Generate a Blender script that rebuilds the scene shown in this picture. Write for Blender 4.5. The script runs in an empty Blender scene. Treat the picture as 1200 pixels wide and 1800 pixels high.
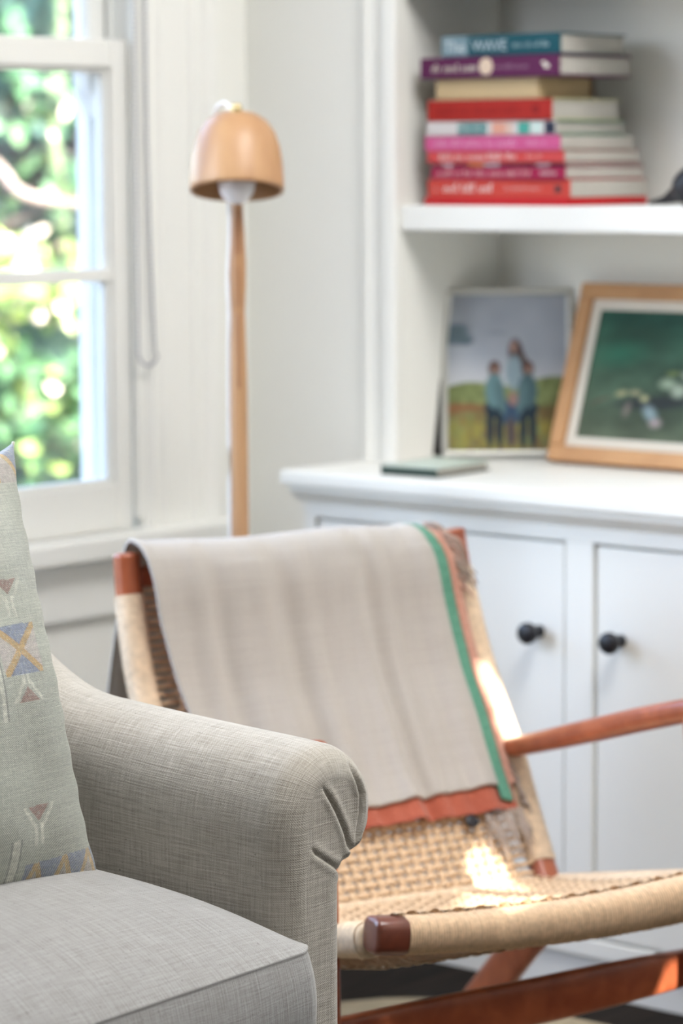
import bpy, bmesh, math, random
import numpy as np
from mathutils import Vector, Matrix
random.seed(7)
R = math.radians
SC = bpy.context.scene
COL = SC.collection

# ---------------------------------------------------------------- camera
cam_d = bpy.data.cameras.new('camera'); cam = bpy.data.objects.new('camera', cam_d); COL.objects.link(cam)
TH, AZ, ROLL = R(6.62), R(40.6), R(0.3)
fw = Vector((math.cos(AZ)*math.cos(TH), math.sin(AZ)*math.cos(TH), -math.sin(TH)))
rt = Vector((math.sin(AZ), -math.cos(AZ), 0)); up = rt.cross(fw)
cr, sr = math.cos(ROLL), math.sin(ROLL)
rt2 = rt*cr - up*sr; up2 = rt*sr + up*cr
M = Matrix((rt2, up2, -fw)).transposed().to_4x4(); M.translation = (0, 0, 1.22)
cam.matrix_world = M
cam_d.sensor_fit = 'VERTICAL'; cam_d.sensor_height = 36; cam_d.sensor_width = 24
cam_d.lens = 5300/1800*36
cam_d.clip_start = 0.05; cam_d.clip_end = 200
cam_d.dof.use_dof = True; cam_d.dof.focus_distance = 2.93; cam_d.dof.aperture_fstop = 4.6
cam_d.dof.aperture_blades = 9
SC.camera = cam

# ---------------------------------------------------------------- view, world, sun, daylight and added fills
vs = SC.view_settings
vs.view_transform = 'Standard'; vs.look = 'None'; vs.gamma = 1; vs.exposure = 0.93; vs.use_curve_mapping = False
SC.cycles.use_denoising = True
SC.cycles.max_bounces = 10; SC.cycles.diffuse_bounces = 6; SC.cycles.transparent_max_bounces = 16
SC.cycles.sample_clamp_indirect = 8
w = bpy.data.worlds.new('sky'); SC.world = w; w.use_nodes = True
nt = w.node_tree; nt.nodes.clear()
sky = nt.nodes.new('ShaderNodeTexSky'); sky.sky_type = 'NISHITA'; sky.sun_disc = False
sky.sun_elevation = R(33); sky.sun_rotation = R(180); sky.air_density = 1.0; sky.dust_density = 4.0
bgn = nt.nodes.new('ShaderNodeBackground'); bgn.inputs[1].default_value = 1.15
wo = nt.nodes.new('ShaderNodeOutputWorld')
nt.links.new(sky.outputs[0], bgn.inputs[0]); nt.links.new(bgn.outputs[0], wo.inputs[0])

def lamp(name, kind, energy, color, loc, direction, size=None, size_y=None):
    d = bpy.data.lights.new(name, kind); d.energy = energy; d.color = color
    o = bpy.data.objects.new(name, d); COL.objects.link(o); o.location = loc
    o.rotation_euler = Vector(direction).to_track_quat('-Z', 'Y').to_euler()
    if kind == 'AREA':
        d.shape = 'RECTANGLE'; d.size = size; d.size_y = size_y
    if kind == 'SUN': d.angle = R(0.25)
    return o
SUN_TO = Vector((0.08, -0.84, 0.545)).normalized()          # direction towards the sun
lamp('sun_light', 'SUN', 9.0, (1, .93, .82), (0, -6, 6), -SUN_TO)
# left: daylight at the opening out of frame; others: added fills on closed walls
lamp('window_daylight_left', 'AREA', 24, (.87, .89, 1), (1.30, 3.30, 1.6), (.1, -1, -.2), 2.0, 1.3)
lamp('near_fill', 'AREA', 3, (1, .93, .85), (2.3, -0.77, 1.6), (.05, 1, -.3), 1.0, 1.1)  # added fill light; the near wall is solid behind it
lamp('back_fill', 'AREA', 2, (.97, .98, 1), (-1.85, 1.2, 2.05), (1, .15, -.35), 2.6, 1.2)  # added fill light; the back wall has no window

lamp('overhead_fill', 'AREA', 57, (1, .99, .975), (2.62, 1.70, 2.785), (.0, .08, -1), 1.1, 1.7)  # added overhead fill for ceiling bounce; the ceiling has no opening

# ---------------------------------------------------------------- materials
MATS = {}
def mat(name, color, rough=.6, spec=.3, noise=None, bump=None, metal=0, sheen=0, coat=0):
    """noise=(scale, amount[, stretch]); bump=(scale, strength, distance[, stretch])"""
    if name in MATS: return MATS[name]
    m = bpy.data.materials.new(name); m.use_nodes = True; MATS[name] = m
    t = m.node_tree; b = t.nodes['Principled BSDF']
    b.inputs['Base Color'].default_value = (*color, 1)
    b.inputs['Roughness'].default_value = rough
    b.inputs['Specular IOR Level'].default_value = spec
    b.inputs['Metallic'].default_value = metal
    b.inputs['Sheen Weight'].default_value = sheen
    b.inputs['Coat Weight'].default_value = coat
    tc = t.nodes.new('ShaderNodeTexCoord')
    def coords(st):
        mp = t.nodes.new('ShaderNodeMapping'); mp.inputs['Scale'].default_value = st
        t.links.new(tc.outputs['Object'], mp.inputs[0]); return mp
    if noise:
        st = noise[2] if len(noise) > 2 else (1, 1, 1)
        n = t.nodes.new('ShaderNodeTexNoise'); n.inputs['Scale'].default_value = noise[0]
        n.inputs['Detail'].default_value = 5
        t.links.new(coords(st).outputs[0], n.inputs['Vector'])
        r = t.nodes.new('ShaderNodeMapRange')
        r.inputs[1].default_value = .3; r.inputs[2].default_value = .7
        r.inputs[3].default_value = 1-noise[1]; r.inputs[4].default_value = 1+noise[1]
        t.links.new(n.outputs[0], r.inputs[0])
        mx = t.nodes.new('ShaderNodeVectorMath'); mx.operation = 'SCALE'
        mx.inputs[0].default_value = color; t.links.new(r.outputs[0], mx.inputs['Scale'])
        t.links.new(mx.outputs[0], b.inputs['Base Color'])
    if bump:
        st = bump[3] if len(bump) > 3 else (1, 1, 1)
        n = t.nodes.new('ShaderNodeTexNoise'); n.inputs['Scale'].default_value = bump[0]
        n.inputs['Detail'].default_value = 3
        t.links.new(coords(st).outputs[0], n.inputs['Vector'])
        bp = t.nodes.new('ShaderNodeBump'); bp.inputs['Strength'].default_value = bump[1]
        bp.inputs['Distance'].default_value = bump[2]
        t.links.new(n.outputs[0], bp.inputs['Height']); t.links.new(bp.outputs[0], b.inputs['Normal'])
    return m

def cloth_mat(name, base, light, dark, nu=900., nv=900., streak=45., speck=.0, herring=0., bump=.35, attr=None):
    """woven cloth on UVs measured in metres: slubby threads both ways, twill ribs, dark flecks"""
    if name in MATS: return MATS[name]
    m = bpy.data.materials.new(name); m.use_nodes = True; MATS[name] = m
    t = m.node_tree; b = t.nodes['Principled BSDF']; N = t.nodes.new; Lk = t.links.new
    b.inputs['Roughness'].default_value = .9; b.inputs['Specular IOR Level'].default_value = .15
    b.inputs['Sheen Weight'].default_value = .25; b.inputs['Sheen Roughness'].default_value = .5
    uv = N('ShaderNodeUVMap')
    def nz(sx, sy, detail=2, rot=0):
        mp = N('ShaderNodeMapping'); mp.inputs['Scale'].default_value = (sx, sy, 1); mp.inputs['Rotation'].default_value[2] = rot
        n = N('ShaderNodeTexNoise'); n.inputs['Scale'].default_value = 1; n.inputs['Detail'].default_value = detail
        Lk(uv.outputs[0], mp.inputs[0]); Lk(mp.outputs[0], n.inputs['Vector']); return n.outputs[0]
    def rng(s, a, c, lo=0., hi=1.):
        r = N('ShaderNodeMapRange'); r.inputs[1].default_value = a; r.inputs[2].default_value = c
        r.inputs[3].default_value = lo; r.inputs[4].default_value = hi; Lk(s, r.inputs[0]); return r.outputs[0]
    def mth(op, a, c):
        q = N('ShaderNodeMath'); q.operation = op
        for i, s in enumerate((a, c)):
            if isinstance(s, (int, float)): q.inputs[i].default_value = s
            else: Lk(s, q.inputs[i])
        return q.outputs[0]
    weft = rng(nz(streak, nv), .36, .64); warp = rng(nz(nu, streak), .36, .64)
    wide1 = rng(nz(11, 560, 3), .40, .66); wide2 = rng(nz(420, 16, 3), .40, .66)
    fine = rng(nz(nu*1.2, nv*1.2, 1), .3, .7)
    s = mth('ADD', mth('MULTIPLY', weft, .28), mth('MULTIPLY', warp, .22))
    s = mth('ADD', s, mth('MULTIPLY', wide1, .22)); s = mth('ADD', s, mth('MULTIPLY', wide2, .12)); s = mth('ADD', s, mth('MULTIPLY', fine, .16))
    if herring:
        wv = N('ShaderNodeTexWave'); wv.inputs['Scale'].default_value = 260; wv.inputs['Distortion'].default_value = 1.2
        wv.inputs['Detail Scale'].default_value = 2; wv.bands_direction = 'DIAGONAL'
        mp = N('ShaderNodeMapping'); Lk(uv.outputs[0], mp.inputs[0]); Lk(mp.outputs[0], wv.inputs['Vector'])
        s = mth('ADD', mth('MULTIPLY', s, 1-herring), mth('MULTIPLY', wv.outputs['Fac'], herring))
    cr_ = N('ShaderNodeValToRGB'); e = cr_.color_ramp.elements
    e[0].position = .2; e[0].color = (*dark, 1); e[1].position = .82; e[1].color = (*light, 1)
    mid = cr_.color_ramp.elements.new(.5); mid.color = (*base, 1)
    Lk(s, cr_.inputs[0]); colr = cr_.outputs[0]
    if attr:
        a = N('ShaderNodeAttribute'); a.attribute_name = attr
        mx = N('ShaderNodeMix'); mx.data_type = 'RGBA'; mx.blend_type = 'MULTIPLY'; mx.inputs[0].default_value = 1
        Lk(colr, mx.inputs[6]); Lk(a.outputs['Color'], mx.inputs[7]); colr = mx.outputs[2]
    if speck:
        sp = rng(nz(330, 420, 1), .70, .745, 0, speck)
        mx = N('ShaderNodeMix'); mx.data_type = 'RGBA'; mx.inputs[7].default_value = (*[c*.28 for c in dark], 1)
        Lk(sp, mx.inputs[0]); Lk(colr, mx.inputs[6]); colr = mx.outputs[2]
    Lk(colr, b.inputs['Base Color'])
    bp = N('ShaderNodeBump'); bp.inputs['Strength'].default_value = bump; bp.inputs['Distance'].default_value = .0009
    Lk(s, bp.inputs['Height']); Lk(bp.outputs[0], b.inputs['Normal'])
    return m

def attr_mat(name, attr='paint', rough=.5, spec=.3, coat=0):
    if name in MATS: return MATS[name]
    m = bpy.data.materials.new(name); m.use_nodes = True; MATS[name] = m
    t = m.node_tree; b = t.nodes['Principled BSDF']
    a = t.nodes.new('ShaderNodeAttribute'); a.attribute_name = attr
    t.links.new(a.outputs['Color'], b.inputs['Base Color'])
    b.inputs['Roughness'].default_value = rough; b.inputs['Specular IOR Level'].default_value = spec
    b.inputs['Coat Weight'].default_value = coat
    return m

def wood_mat(name, c1, c2, scale=6, stretch=(1, 1, 12), rough=.4, coat=.15, spec=.4):
    if name in MATS: return MATS[name]
    m = bpy.data.materials.new(name); m.use_nodes = True; MATS[name] = m
    t = m.node_tree; b = t.nodes['Principled BSDF']; N = t.nodes.new
    b.inputs['Roughness'].default_value = rough; b.inputs['Coat Weight'].default_value = coat
    b.inputs['Coat Roughness'].default_value = .3; b.inputs['Specular IOR Level'].default_value = spec
    tc = N('ShaderNodeTexCoord'); mp = N('ShaderNodeMapping'); mp.inputs['Scale'].default_value = stretch
    t.links.new(tc.outputs['Object'], mp.inputs[0])
    n = N('ShaderNodeTexNoise'); n.inputs['Scale'].default_value = scale; n.inputs['Detail'].default_value = 6
    n.inputs['Distortion'].default_value = .6
    t.links.new(mp.outputs[0], n.inputs['Vector'])
    r = N('ShaderNodeValToRGB'); r.color_ramp.elements[0].position = .35; r.color_ramp.elements[1].position = .65
    r.color_ramp.elements[0].color = (*c1, 1); r.color_ramp.elements[1].color = (*c2, 1)
    t.links.new(n.outputs[0], r.inputs[0]); t.links.new(r.outputs[0], b.inputs['Base Color'])
    return m

WHITE = mat('white_paint', (.80, .80, .765), .45, .35, bump=(60, .05, .001))
WALLP = mat('wall_paint', (.80, .80, .76), .75, .2, bump=(220, .08, .0006))
CEILP = mat('ceiling_paint', (.85, .85, .83), .9, .1, noise=(3, .02))
FLOORM = wood_mat('dark_floor_wood', (.008, .007, .006), (.020, .015, .012), 5, (1, 14, 1), .75, 0, .08)
TEAK = wood_mat('reddish_teak', (.25, .058, .022), (.37, .10, .040), 9, (3, 3, 3), .33, .35)
TEAKD = wood_mat('dark_teak', (.10, .025, .014), (.17, .045, .024), 9, (3, 3, 3), .28, .5)
CORD = mat('paper_cord', (.62, .45, .295), .75, .25, noise=(160, .16))
CORDL = mat('paper_cord_light', (.68, .54, .39), .75, .25, noise=(120, .15))
BEECH = wood_mat('pale_turned_wood', (.39, .205, .097), (.50, .295, .148), 3, (5, 5, .8), .42, .15)
BEECHD = wood_mat('darker_wood_inlay', (.28, .13, .065), (.36, .18, .09), 6, (5, 5, .8), .45, .1)
OAK = wood_mat('oak_frame_wood', (.44, .225, .095), (.53, .29, .13), 6, (2, 2, 2), .5, .1)
BLACK = mat('black_metal', (.012, .012, .016), .4, .4)
BRASS = mat('brass', (.55, .45, .24), .35, .5, metal=.9)
PAGE = mat('book_pages', (.44, .42, .38), .9, .1, noise=(40, .10, (1, 1, 40)))
BULBM = mat('frosted_bulb_glass', (.88, .88, .90), .12, .6, coat=.6)
CABLE = mat('white_cable', (.85, .86, .88), .4, .3)
CHAINM = mat('grey_bead_chain', (.36, .37, .41), .4, .4, metal=.2)

# ---------------------------------------------------------------- mesh helpers
def link(name, me, m, parent=None, smooth=False):
    o = bpy.data.objects.new(name, me); COL.objects.link(o)
    if m is not None:
        for q in (m if isinstance(m, (list, tuple)) else [m]): me.materials.append(q)
    if smooth: me.polygons.foreach_set('use_smooth', [True]*len(me.polygons))
    if parent is not None: o.parent = parent
    return o
def thing(name, label, cat, loc=(0, 0, 0), rz=0, group=None):
    o = bpy.data.objects.new(name, None); COL.objects.link(o); o.location = loc; o.rotation_euler = (0, 0, rz)
    o.empty_display_size = .05
    o['label'] = label; o['category'] = cat
    if group: o['group'] = group
    return o
def tag(o, label=None, cat=None, group=None, kind=None):
    if label: o['label'] = label
    if cat: o['category'] = cat
    if group: o['group'] = group
    if kind: o['kind'] = kind
    return o
def boxes(name, lst, m, parent=None, bevel=.0, seg=2, rot=None, smooth=False):
    """each box (x0,x1,y0,y1,z0,z1)"""
    bm = bmesh.new()
    for (x0, x1, y0, y1, z0, z1) in lst:
        r = bmesh.ops.create_cube(bm, size=1)
        for v in r['verts']:
            v.co = Vector(((x0+x1)/2+v.co.x*(x1-x0), (y0+y1)/2+v.co.y*(y1-y0), (z0+z1)/2+v.co.z*(z1-z0)))
    if bevel: bmesh.ops.bevel(bm, geom=bm.edges[:], offset=bevel, segments=seg, affect='EDGES', profile=.5)
    if rot is not None: bmesh.ops.transform(bm, matrix=rot, verts=bm.verts)
    me = bpy.data.meshes.new(name); bm.to_mesh(me); bm.free()
    return link(name, me, m, parent, smooth)
def pydata(name, v, f, m, parent=None, smooth=True, uv=None):
    me = bpy.data.meshes.new(name); me.from_pydata([tuple(p) for p in v], [], f); me.update()
    if uv is not None:
        ul = me.uv_layers.new(name='UVMap'); idx = np.empty(len(me.loops), dtype=np.int32); me.loops.foreach_get('vertex_index', idx)
        ul.data.foreach_set('uv', np.asarray(uv, dtype=np.float32)[idx].ravel())
    return link(name, me, m, parent, smooth)
def grid_faces(nu, nv, closed_u=False, off=0):
    f = []
    for i in range(nu if closed_u else nu-1):
        i2 = (i+1) % nu
        for j in range(nv-1):
            f.append((off+i*nv+j, off+i2*nv+j, off+i2*nv+j+1, off+i*nv+j+1))
    return f
def lathe(name, prof, m, parent=None, seg=40, matrix=None, smooth=True):
    v = []; n = len(prof)
    for i in range(seg):
        a = 2*math.pi*i/seg
        for r, z in prof: v.append(Vector((r*math.cos(a), r*math.sin(a), z)))
    if matrix is not None: v = [matrix @ p for p in v]
    return pydata(name, v, grid_faces(seg, n, True), m, parent, smooth)
def frames(path):
    P = [Vector(p) for p in path]; T = []
    for i in range(len(P)):
        T.append((P[min(i+1, len(P)-1)]-P[max(i-1, 0)]).normalized())
    return P, T
def sweep(path, rad, seg=12, upv=(0, 0, 1), cap=True, power=2.0):
    """sweep a superellipse (a,b) along the path; rad(i,t)->(a,b) or tuple"""
    P, T = frames(path); n = len(P); v = []
    U = Vector(upv)
    for i in range(n):
        s = T[i].cross(U)
        if s.length < 1e-4: s = Vector((1, 0, 0))
        s.normalize(); u = s.cross(T[i]).normalized()
        a = rad(i/(n-1)) if callable(rad) else rad
        a, b = a if isinstance(a, tuple) else (a, a)
        for k in range(seg):
            t = 2*math.pi*k/seg; c, q = math.cos(t), math.sin(t)
            c = math.copysign(abs(c)**(2/power), c); q = math.copysign(abs(q)**(2/power), q)
            v.append(P[i]+s*(a*c)+u*(b*q))
    f = []
    for i in range(n-1):
        for k in range(seg):
            k2 = (k+1) % seg
            f.append((i*seg+k, i*seg+k2, (i+1)*seg+k2, (i+1)*seg+k))
    if cap:
        f.append(tuple(range(seg))[::-1]); f.append(tuple((n-1)*seg+k for k in range(seg)))
    return v, f
def tube(name, path, rad, m, parent=None, seg=12, upv=(0, 0, 1), cap=True, power=2.0, smooth=True):
    v, f = sweep(path, rad, seg, upv, cap, power)
    return pydata(name, v, f, m, parent, smooth)
def smooth_path(pts, n):
    """Catmull-Rom resample"""
    P = [Vector(p) for p in pts]; P = [2*P[0]-P[1]]+P+[2*P[-1]-P[-2]]; out = []
    m = len(P)-3
    for k in range(n):
        t = k/(n-1)*m; i = min(int(t), m-1); t -= i
        a, b, c, d = P[i:i+4]
        out.append(.5*((2*b)+(-a+c)*t+(2*a-5*b+4*c-d)*t*t+(-a+3*b-3*c+d)*t**3))
    return out
def wrapped(name, path, a, b, m, parent, pitch=.0033, depth=.0013, seg=18, upv=(0, 0, 1), power=2.4):
    """a rail wound with cord: swept with a ridge per winding"""
    P = [Vector(p) for p in path]; L_ = sum((P[i+1]-P[i]).length for i in range(len(P)-1))
    n = int(L_/pitch*5)
    Q = smooth_path(path, n); P, T = frames(Q); v = []; U = Vector(upv)
    rnd = random.Random(3); amp = [rnd.uniform(.7, 1.3) for _ in range(n//5+3)]
    for i in range(n):
        s = T[i].cross(U).normalized(); u = s.cross(T[i]).normalized()
        for k in range(seg):
            t = 2*math.pi*k/seg; c, q = math.cos(t), math.sin(t)
            ph = i/5+k/seg*.9
            e = depth*abs(math.sin(math.pi*ph))*amp[int(ph) % len(amp)]
            c2 = math.copysign(abs(c)**(2/power), c); q2 = math.copysign(abs(q)**(2/power), q)
            v.append(P[i]+s*((a+e)*c2)+u*(((b(i/n) if callable(b) else b)+e)*q2))
    f = []
    for i in range(n-1):
        for k in range(seg):
            k2 = (k+1) % seg; f.append((i*seg+k, i*seg+k2, (i+1)*seg+k2, (i+1)*seg+k))
    return tag(pydata(name, v, f, m, parent, True), kind='stuff')
def prism(name, prof, axis, a0, a1, m, parent=None, smooth=False):
    """extrude a closed 2-D outline along x, y or z"""
    n = len(prof); v = []
    for a in (a0, a1):
        for p, q in prof:
            v.append({'x': (a, p, q), 'y': (p, a, q), 'z': (p, q, a)}[axis])
    f = [(i, (i+1) % n, n+(i+1) % n, n+i) for i in range(n)] + [tuple(range(n))[::-1], tuple(range(n, 2*n))]
    o = pydata(name, v, f, m, parent, smooth)
    bm = bmesh.new(); bm.from_mesh(o.data); bmesh.ops.recalc_face_normals(bm, faces=bm.faces); bm.to_mesh(o.data); bm.free()
    return o
def struct(o, label=None): o['kind'] = 'structure'; return o

# ---------------------------------------------------------------- room shell
XW, YW = 3.68, 3.356          # cabinet wall and window wall planes
ZC = 2.80
def struct(o, label=None): o['kind'] = 'structure'; return o
struct(boxes('floor', [(-2.0, 4.1, -.95, 3.49, -.1, 0)], FLOORM))
struct(boxes('ceiling', [(-2.0, 4.1, -.95, 3.49, ZC, ZC+.12)], CEILP))
# window wall with two openings: the window in view (x 2.44-3.42) and a wide one further left (x .25-2.3)
struct(boxes('wall_left', [(-2, .25, YW, YW+.13, 0, ZC), (.25, 3.42, YW, YW+.13, 0, .60), (.25, 3.42, YW, YW+.13, 2.2, ZC),
                           (2.32, 2.44, YW, YW+.13, .60, 2.2), (3.4555, 4.05, YW, YW+.13, 0, ZC), (3.42, 3.4555, YW, YW+.13, 0, .60), (3.42, 3.4555, YW, YW+.13, 2.2, ZC)], WALLP))
# cabinet wall: plain wall beside the corner, niche side and back, wall past the niche, soffit
struct(boxes('wall_right', [(XW, 4.05, 3.026, YW, 0, ZC), (3.93, 4.05, 1.3, 3.026, 0, ZC),
                            (XW, 4.05, -.95, 1.3, 0, ZC), (XW, 3.93, 1.3, 3.026, 2.35, ZC)], WALLP))
struct(boxes('wall_back', [(-2.12, -2.0, -.95, 3.49, 0, ZC)], mat('taupe_wall_paint', (.26, .24, .215), .85, .15)))
# near wall, behind the camera: a high opening added to let the sun in
NW = [(-2, 2.90, 0, ZC), (3.60, 4.05, 0, ZC), (2.90, 3.60, 0, 1.98), (2.90, 3.60, 2.77, ZC)]
DARKW = mat('taupe_wall_paint', (.26, .24, .215), .85, .15)
struct(boxes('wall_near', [(a, b, -.95, -.8, c, d) for a, b, c, d in NW], DARKW))
def inside(x, z, poly):
    r = False
    for (x0, z0), (x1, z1) in zip(poly, poly[1:]+poly[:1]):
        if (z0 > z) != (z1 > z) and x < (x1-x0)*(z-z0)/(z1-z0)+x0: r = not r
    return r
GAPS = [[(2.91, 2.214), (3.20, 2.222), (3.285, 2.260), (3.37, 2.335), (3.362, 2.405), (3.32, 2.392), (3.27, 2.325), (3.14, 2.295), (2.93, 2.285)],
        [(3.452, 2.515), (3.53, 2.515), (3.51, 2.60), (3.50, 2.68), (3.465, 2.68)], [(3.222, 2.020), (3.345, 2.020), (3.335, 2.095), (3.262, 2.095)]]
mask_strips = []                                   # added unseen mask; its gaps are cut to shape the sun patches
zz_ = 1.981
while zz_ < 2.768:
    xs = [2.901+.0058*k for k in range(121)]; run = None
    for x in xs:
        o_ = any(inside(x, zz_+.0055, p) for p in GAPS)
        if not o_ and run is None: run = x
        if (o_ or x == xs[-1]) and run is not None: mask_strips.append((run, x+.004, -.806, -.802, zz_, zz_+.0112)); run = None
    zz_ += .011
struct(boxes('sun_mask', mask_strips, WHITE))

# ---------------------------------------------------------------- window 1 (sash window in view)
win = bpy.data.objects.new('window_1', None); COL.objects.link(win); win['kind'] = 'structure'; win.location = (2.93, YW, .6)
def wpart(name, lst, m=WHITE, bevel=.003):
    o = boxes(name, lst, m, None, bevel); o.parent = win; o.matrix_parent_inverse = Matrix.Translation((-2.93, -YW, -.6)); return o
JX = 3.420
GLASS = bpy.data.materials.new('window_glass'); GLASS.use_nodes = True
_t = GLASS.node_tree; _t.nodes.clear()
_o = _t.nodes.new('ShaderNodeOutputMaterial'); _m = _t.nodes.new('ShaderNodeMixShader'); _f = _t.nodes.new('ShaderNodeFresnel')
_a = _t.nodes.new('ShaderNodeBsdfTransparent'); _g = _t.nodes.new('ShaderNodeBsdfGlossy'); _g.inputs['Roughness'].default_value = .02
_f.inputs[0].default_value = 1.35; _a.inputs[0].default_value = (.98, .98, .98, 1)
_t.links.new(_f.outputs[0], _m.inputs[0]); _t.links.new(_a.outputs[0], _m.inputs[1]); _t.links.new(_g.outputs[0], _m.inputs[2]); _t.links.new(_m.outputs[0], _o.inputs[0])
# jambs, head and parting beads
wpart('window_frame', [(JX, JX+.035, 3.345, 3.487, .60, 2.2), (2.44, 2.475, 3.345, 3.487, .60, 2.2), (2.475, JX, 3.36, 3.487, 2.15, 2.2)], bevel=.002)
wpart('parting_bead', [(JX-.008, JX, 3.4005, 3.4075, .66, 2.15), (JX-.012, JX, 3.446, 3.456, .66, 2.15), (JX-.012, JX, 3.345, 3.357, .66, 2.15)], bevel=.001)
# lower sash, standing proud of the upper one
lx0, lx1, ly0, ly1 = 2.480, 3.411, 3.360, 3.396
low = wpart('lower_sash', [(lx1-.036, lx1, ly0, ly1, .642, 1.412), (lx0, lx0+.036, ly0, ly1, .642, 1.412),
    (lx0+.036, lx1-.036, ly0, ly1, 1.368, 1.412), (lx0+.036, lx1-.036, ly0, ly1, .642, .716)])
def sub(name, lst, par, m=WHITE, bevel=.002):
    o = boxes(name, lst, m, None, bevel); o.parent = par; return o
sub('sash_bead', [(lx1-.044, lx1-.036, ly0+.008, ly1-.004, .716, 1.368), (lx0+.036, lx1-.044, ly0+.008, ly1-.004, 1.361, 1.368), (lx0+.036, lx1-.044, ly0+.008, ly1-.004, .716, .724)], low)
sub('muntin', [(lx0+.036, lx1-.036, ly0+.004, ly1-.004, 1.036, 1.056)], low)
sub('muntin', [(2.936, 2.954, ly0+.005, ly1-.005, .716, 1.368)], low)
for (a, b, c, d) in ((2.954, lx1-.036, .716, 1.036), (2.954, lx1-.036, 1.056, 1.368), (lx0+.036, 2.936, .716, 1.036), (lx0+.036, 2.936, 1.056, 1.368)):
    sub('pane', [(a, b, 3.378, 3.381, c, d)], low, GLASS, 0)
# upper sash with a curved horn below its meeting rail
ux1 = 3.412; uy0, uy1 = 3.409, 3.445
ups = wpart('upper_sash', [(ux1-.036, ux1, uy0, uy1, 1.37, 2.148), (2.480, 2.516, uy0, uy1, 1.37, 2.148),
    (2.516, ux1-.036, uy0, uy1, 1.37, 1.412), (2.516, ux1-.036, uy0, uy1, 2.09, 2.148)])
sub('muntin', [(2.936, 2.954, uy0+.005, uy1-.005, 1.412, 2.09)], ups)
for a, b in ((2.954, ux1-.036), (2.516, 2.936)): sub('pane', [(a, b, 3.426, 3.429, 1.412, 2.09)], ups, GLASS, 0)
for x1, sg in ((ux1, 1), (2.480, -1)):
    prof = [(x1, 1.372), (x1-sg*.038, 1.372), (x1-sg*.038, 1.345), (x1-sg*.034, 1.330), (x1-sg*.024, 1.318), (x1-sg*.016, 1.300), (x1-sg*.008, 1.292), (x1, 1.290)]
    h = prism('sash_horn', prof, 'y', uy0, uy1, WHITE); h.parent = ups
# sill and apron
wpart('window_sill', [(2.30, 3.600, 3.296, 3.3545, .608, .643), (2.44, 3.42, 3.345, 3.487, .605, .641)], bevel=.005)
wpart('apron', [(2.34, 3.575, 3.338, 3.3555, .512, .6075)], bevel=.004)
# moulded casing beside the window
def casing(x0, x1, sg):
    w_ = x1-x0; X = (lambda t: x0+t) if sg > 0 else (lambda t: x1-t)
    pr = [(X(0), 3.3555), (X(0), 3.343), (X(.006), 3.337), (X(.012), 3.337), (X(.016), 3.342), (X(.030), 3.342), (X(.034), 3.338), (X(w_*.36), 3.338), (X(w_*.38), 3.342),
          (X(w_*.62), 3.342), (X(w_*.64), 3.338), (X(w_-.034), 3.338), (X(w_-.030), 3.333), (X(w_-.018), 3.328), (X(w_-.006), 3.328), (X(w_), 3.333), (X(w_), 3.3555)]
    o = prism('casing', pr, 'z', .643, 2.3, WHITE); o.parent = win; o.matrix_parent_inverse = Matrix.Translation((-2.93, -YW, -.6))
casing(3.428, 3.590, 1); casing(2.30, 2.432, -1)
struct(boxes('baseboard_left', [(-1.98, 3.52, 3.338, 3.3555, 0, .14), (-1.98, 3.52, 3.342, 3.3555, .14, .155)], WHITE, bevel=.003))
# roller-blind bead chain: two strands and the loop
ch = thing('blind_chain', 'grey beaded blind chain hanging in a long loop beside the white window', 'blind chain', (3.412, 3.325, .9))
pts = []
zt = 2.25
for i in range(int((zt-.915)/.0075)): pts.append((-.021+.0005*math.sin(i*.05), 0, zt-.9-i*.0075))
nb = len(pts); zb = pts[-1][2]
for k in range(1, 12):
    a = math.pi*k/12; pts.append((.001-.021*math.cos(a), 0, zb-.020*math.sin(a)))
for i in range(nb): pts.append((.021-.013*min(1, (i*.0075)/.33)**.8, .004, zb+i*.0075))
bm = bmesh.new()
for p in pts: bmesh.ops.create_icosphere(bm, subdivisions=1, radius=.0029, matrix=Matrix.Translation(p))
me = bpy.data.meshes.new('beads'); bm.to_mesh(me); bm.free(); link('beads', me, CHAINM, ch, True)
tube('cord', pts, .0011, CHAINM, ch, 5)
boxes('chain_bracket', [(-.03, .03, -.005, .028, zt-.9, zt-.9+.05)], WHITE, ch, .004)

# ---------------------------------------------------------------- bookcase niche trim, shelves
prism('trim_1', [(XW-.0005, 3.098), (XW-.010, 3.098), (XW-.014, 3.094), (XW-.014, 3.086), (XW-.008, 3.082), (XW-.008, 3.072), (XW-.004, 3.069), (XW-.004, 3.060), (XW-.014, 3.056), (XW-.018, 3.050),
                 (XW-.018, 3.034), (XW-.014, 3.0265), (XW-.0005, 3.0265)], 'z', .7455, 2.4, WHITE)['kind'] = 'structure'
for i, (z0, z1) in enumerate(((1.113, 1.152), (1.487, 1.526))):
    o = boxes('bookcase_shelf', [(XW-.004, 3.9295, 1.302, 3.0255, z0, z1)], WHITE, None, .003)
    tag(o, ['thick white built-in shelf carrying the stack of books', 'white built-in shelf above the frame, over the top of the books'][i], 'shelf')

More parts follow.
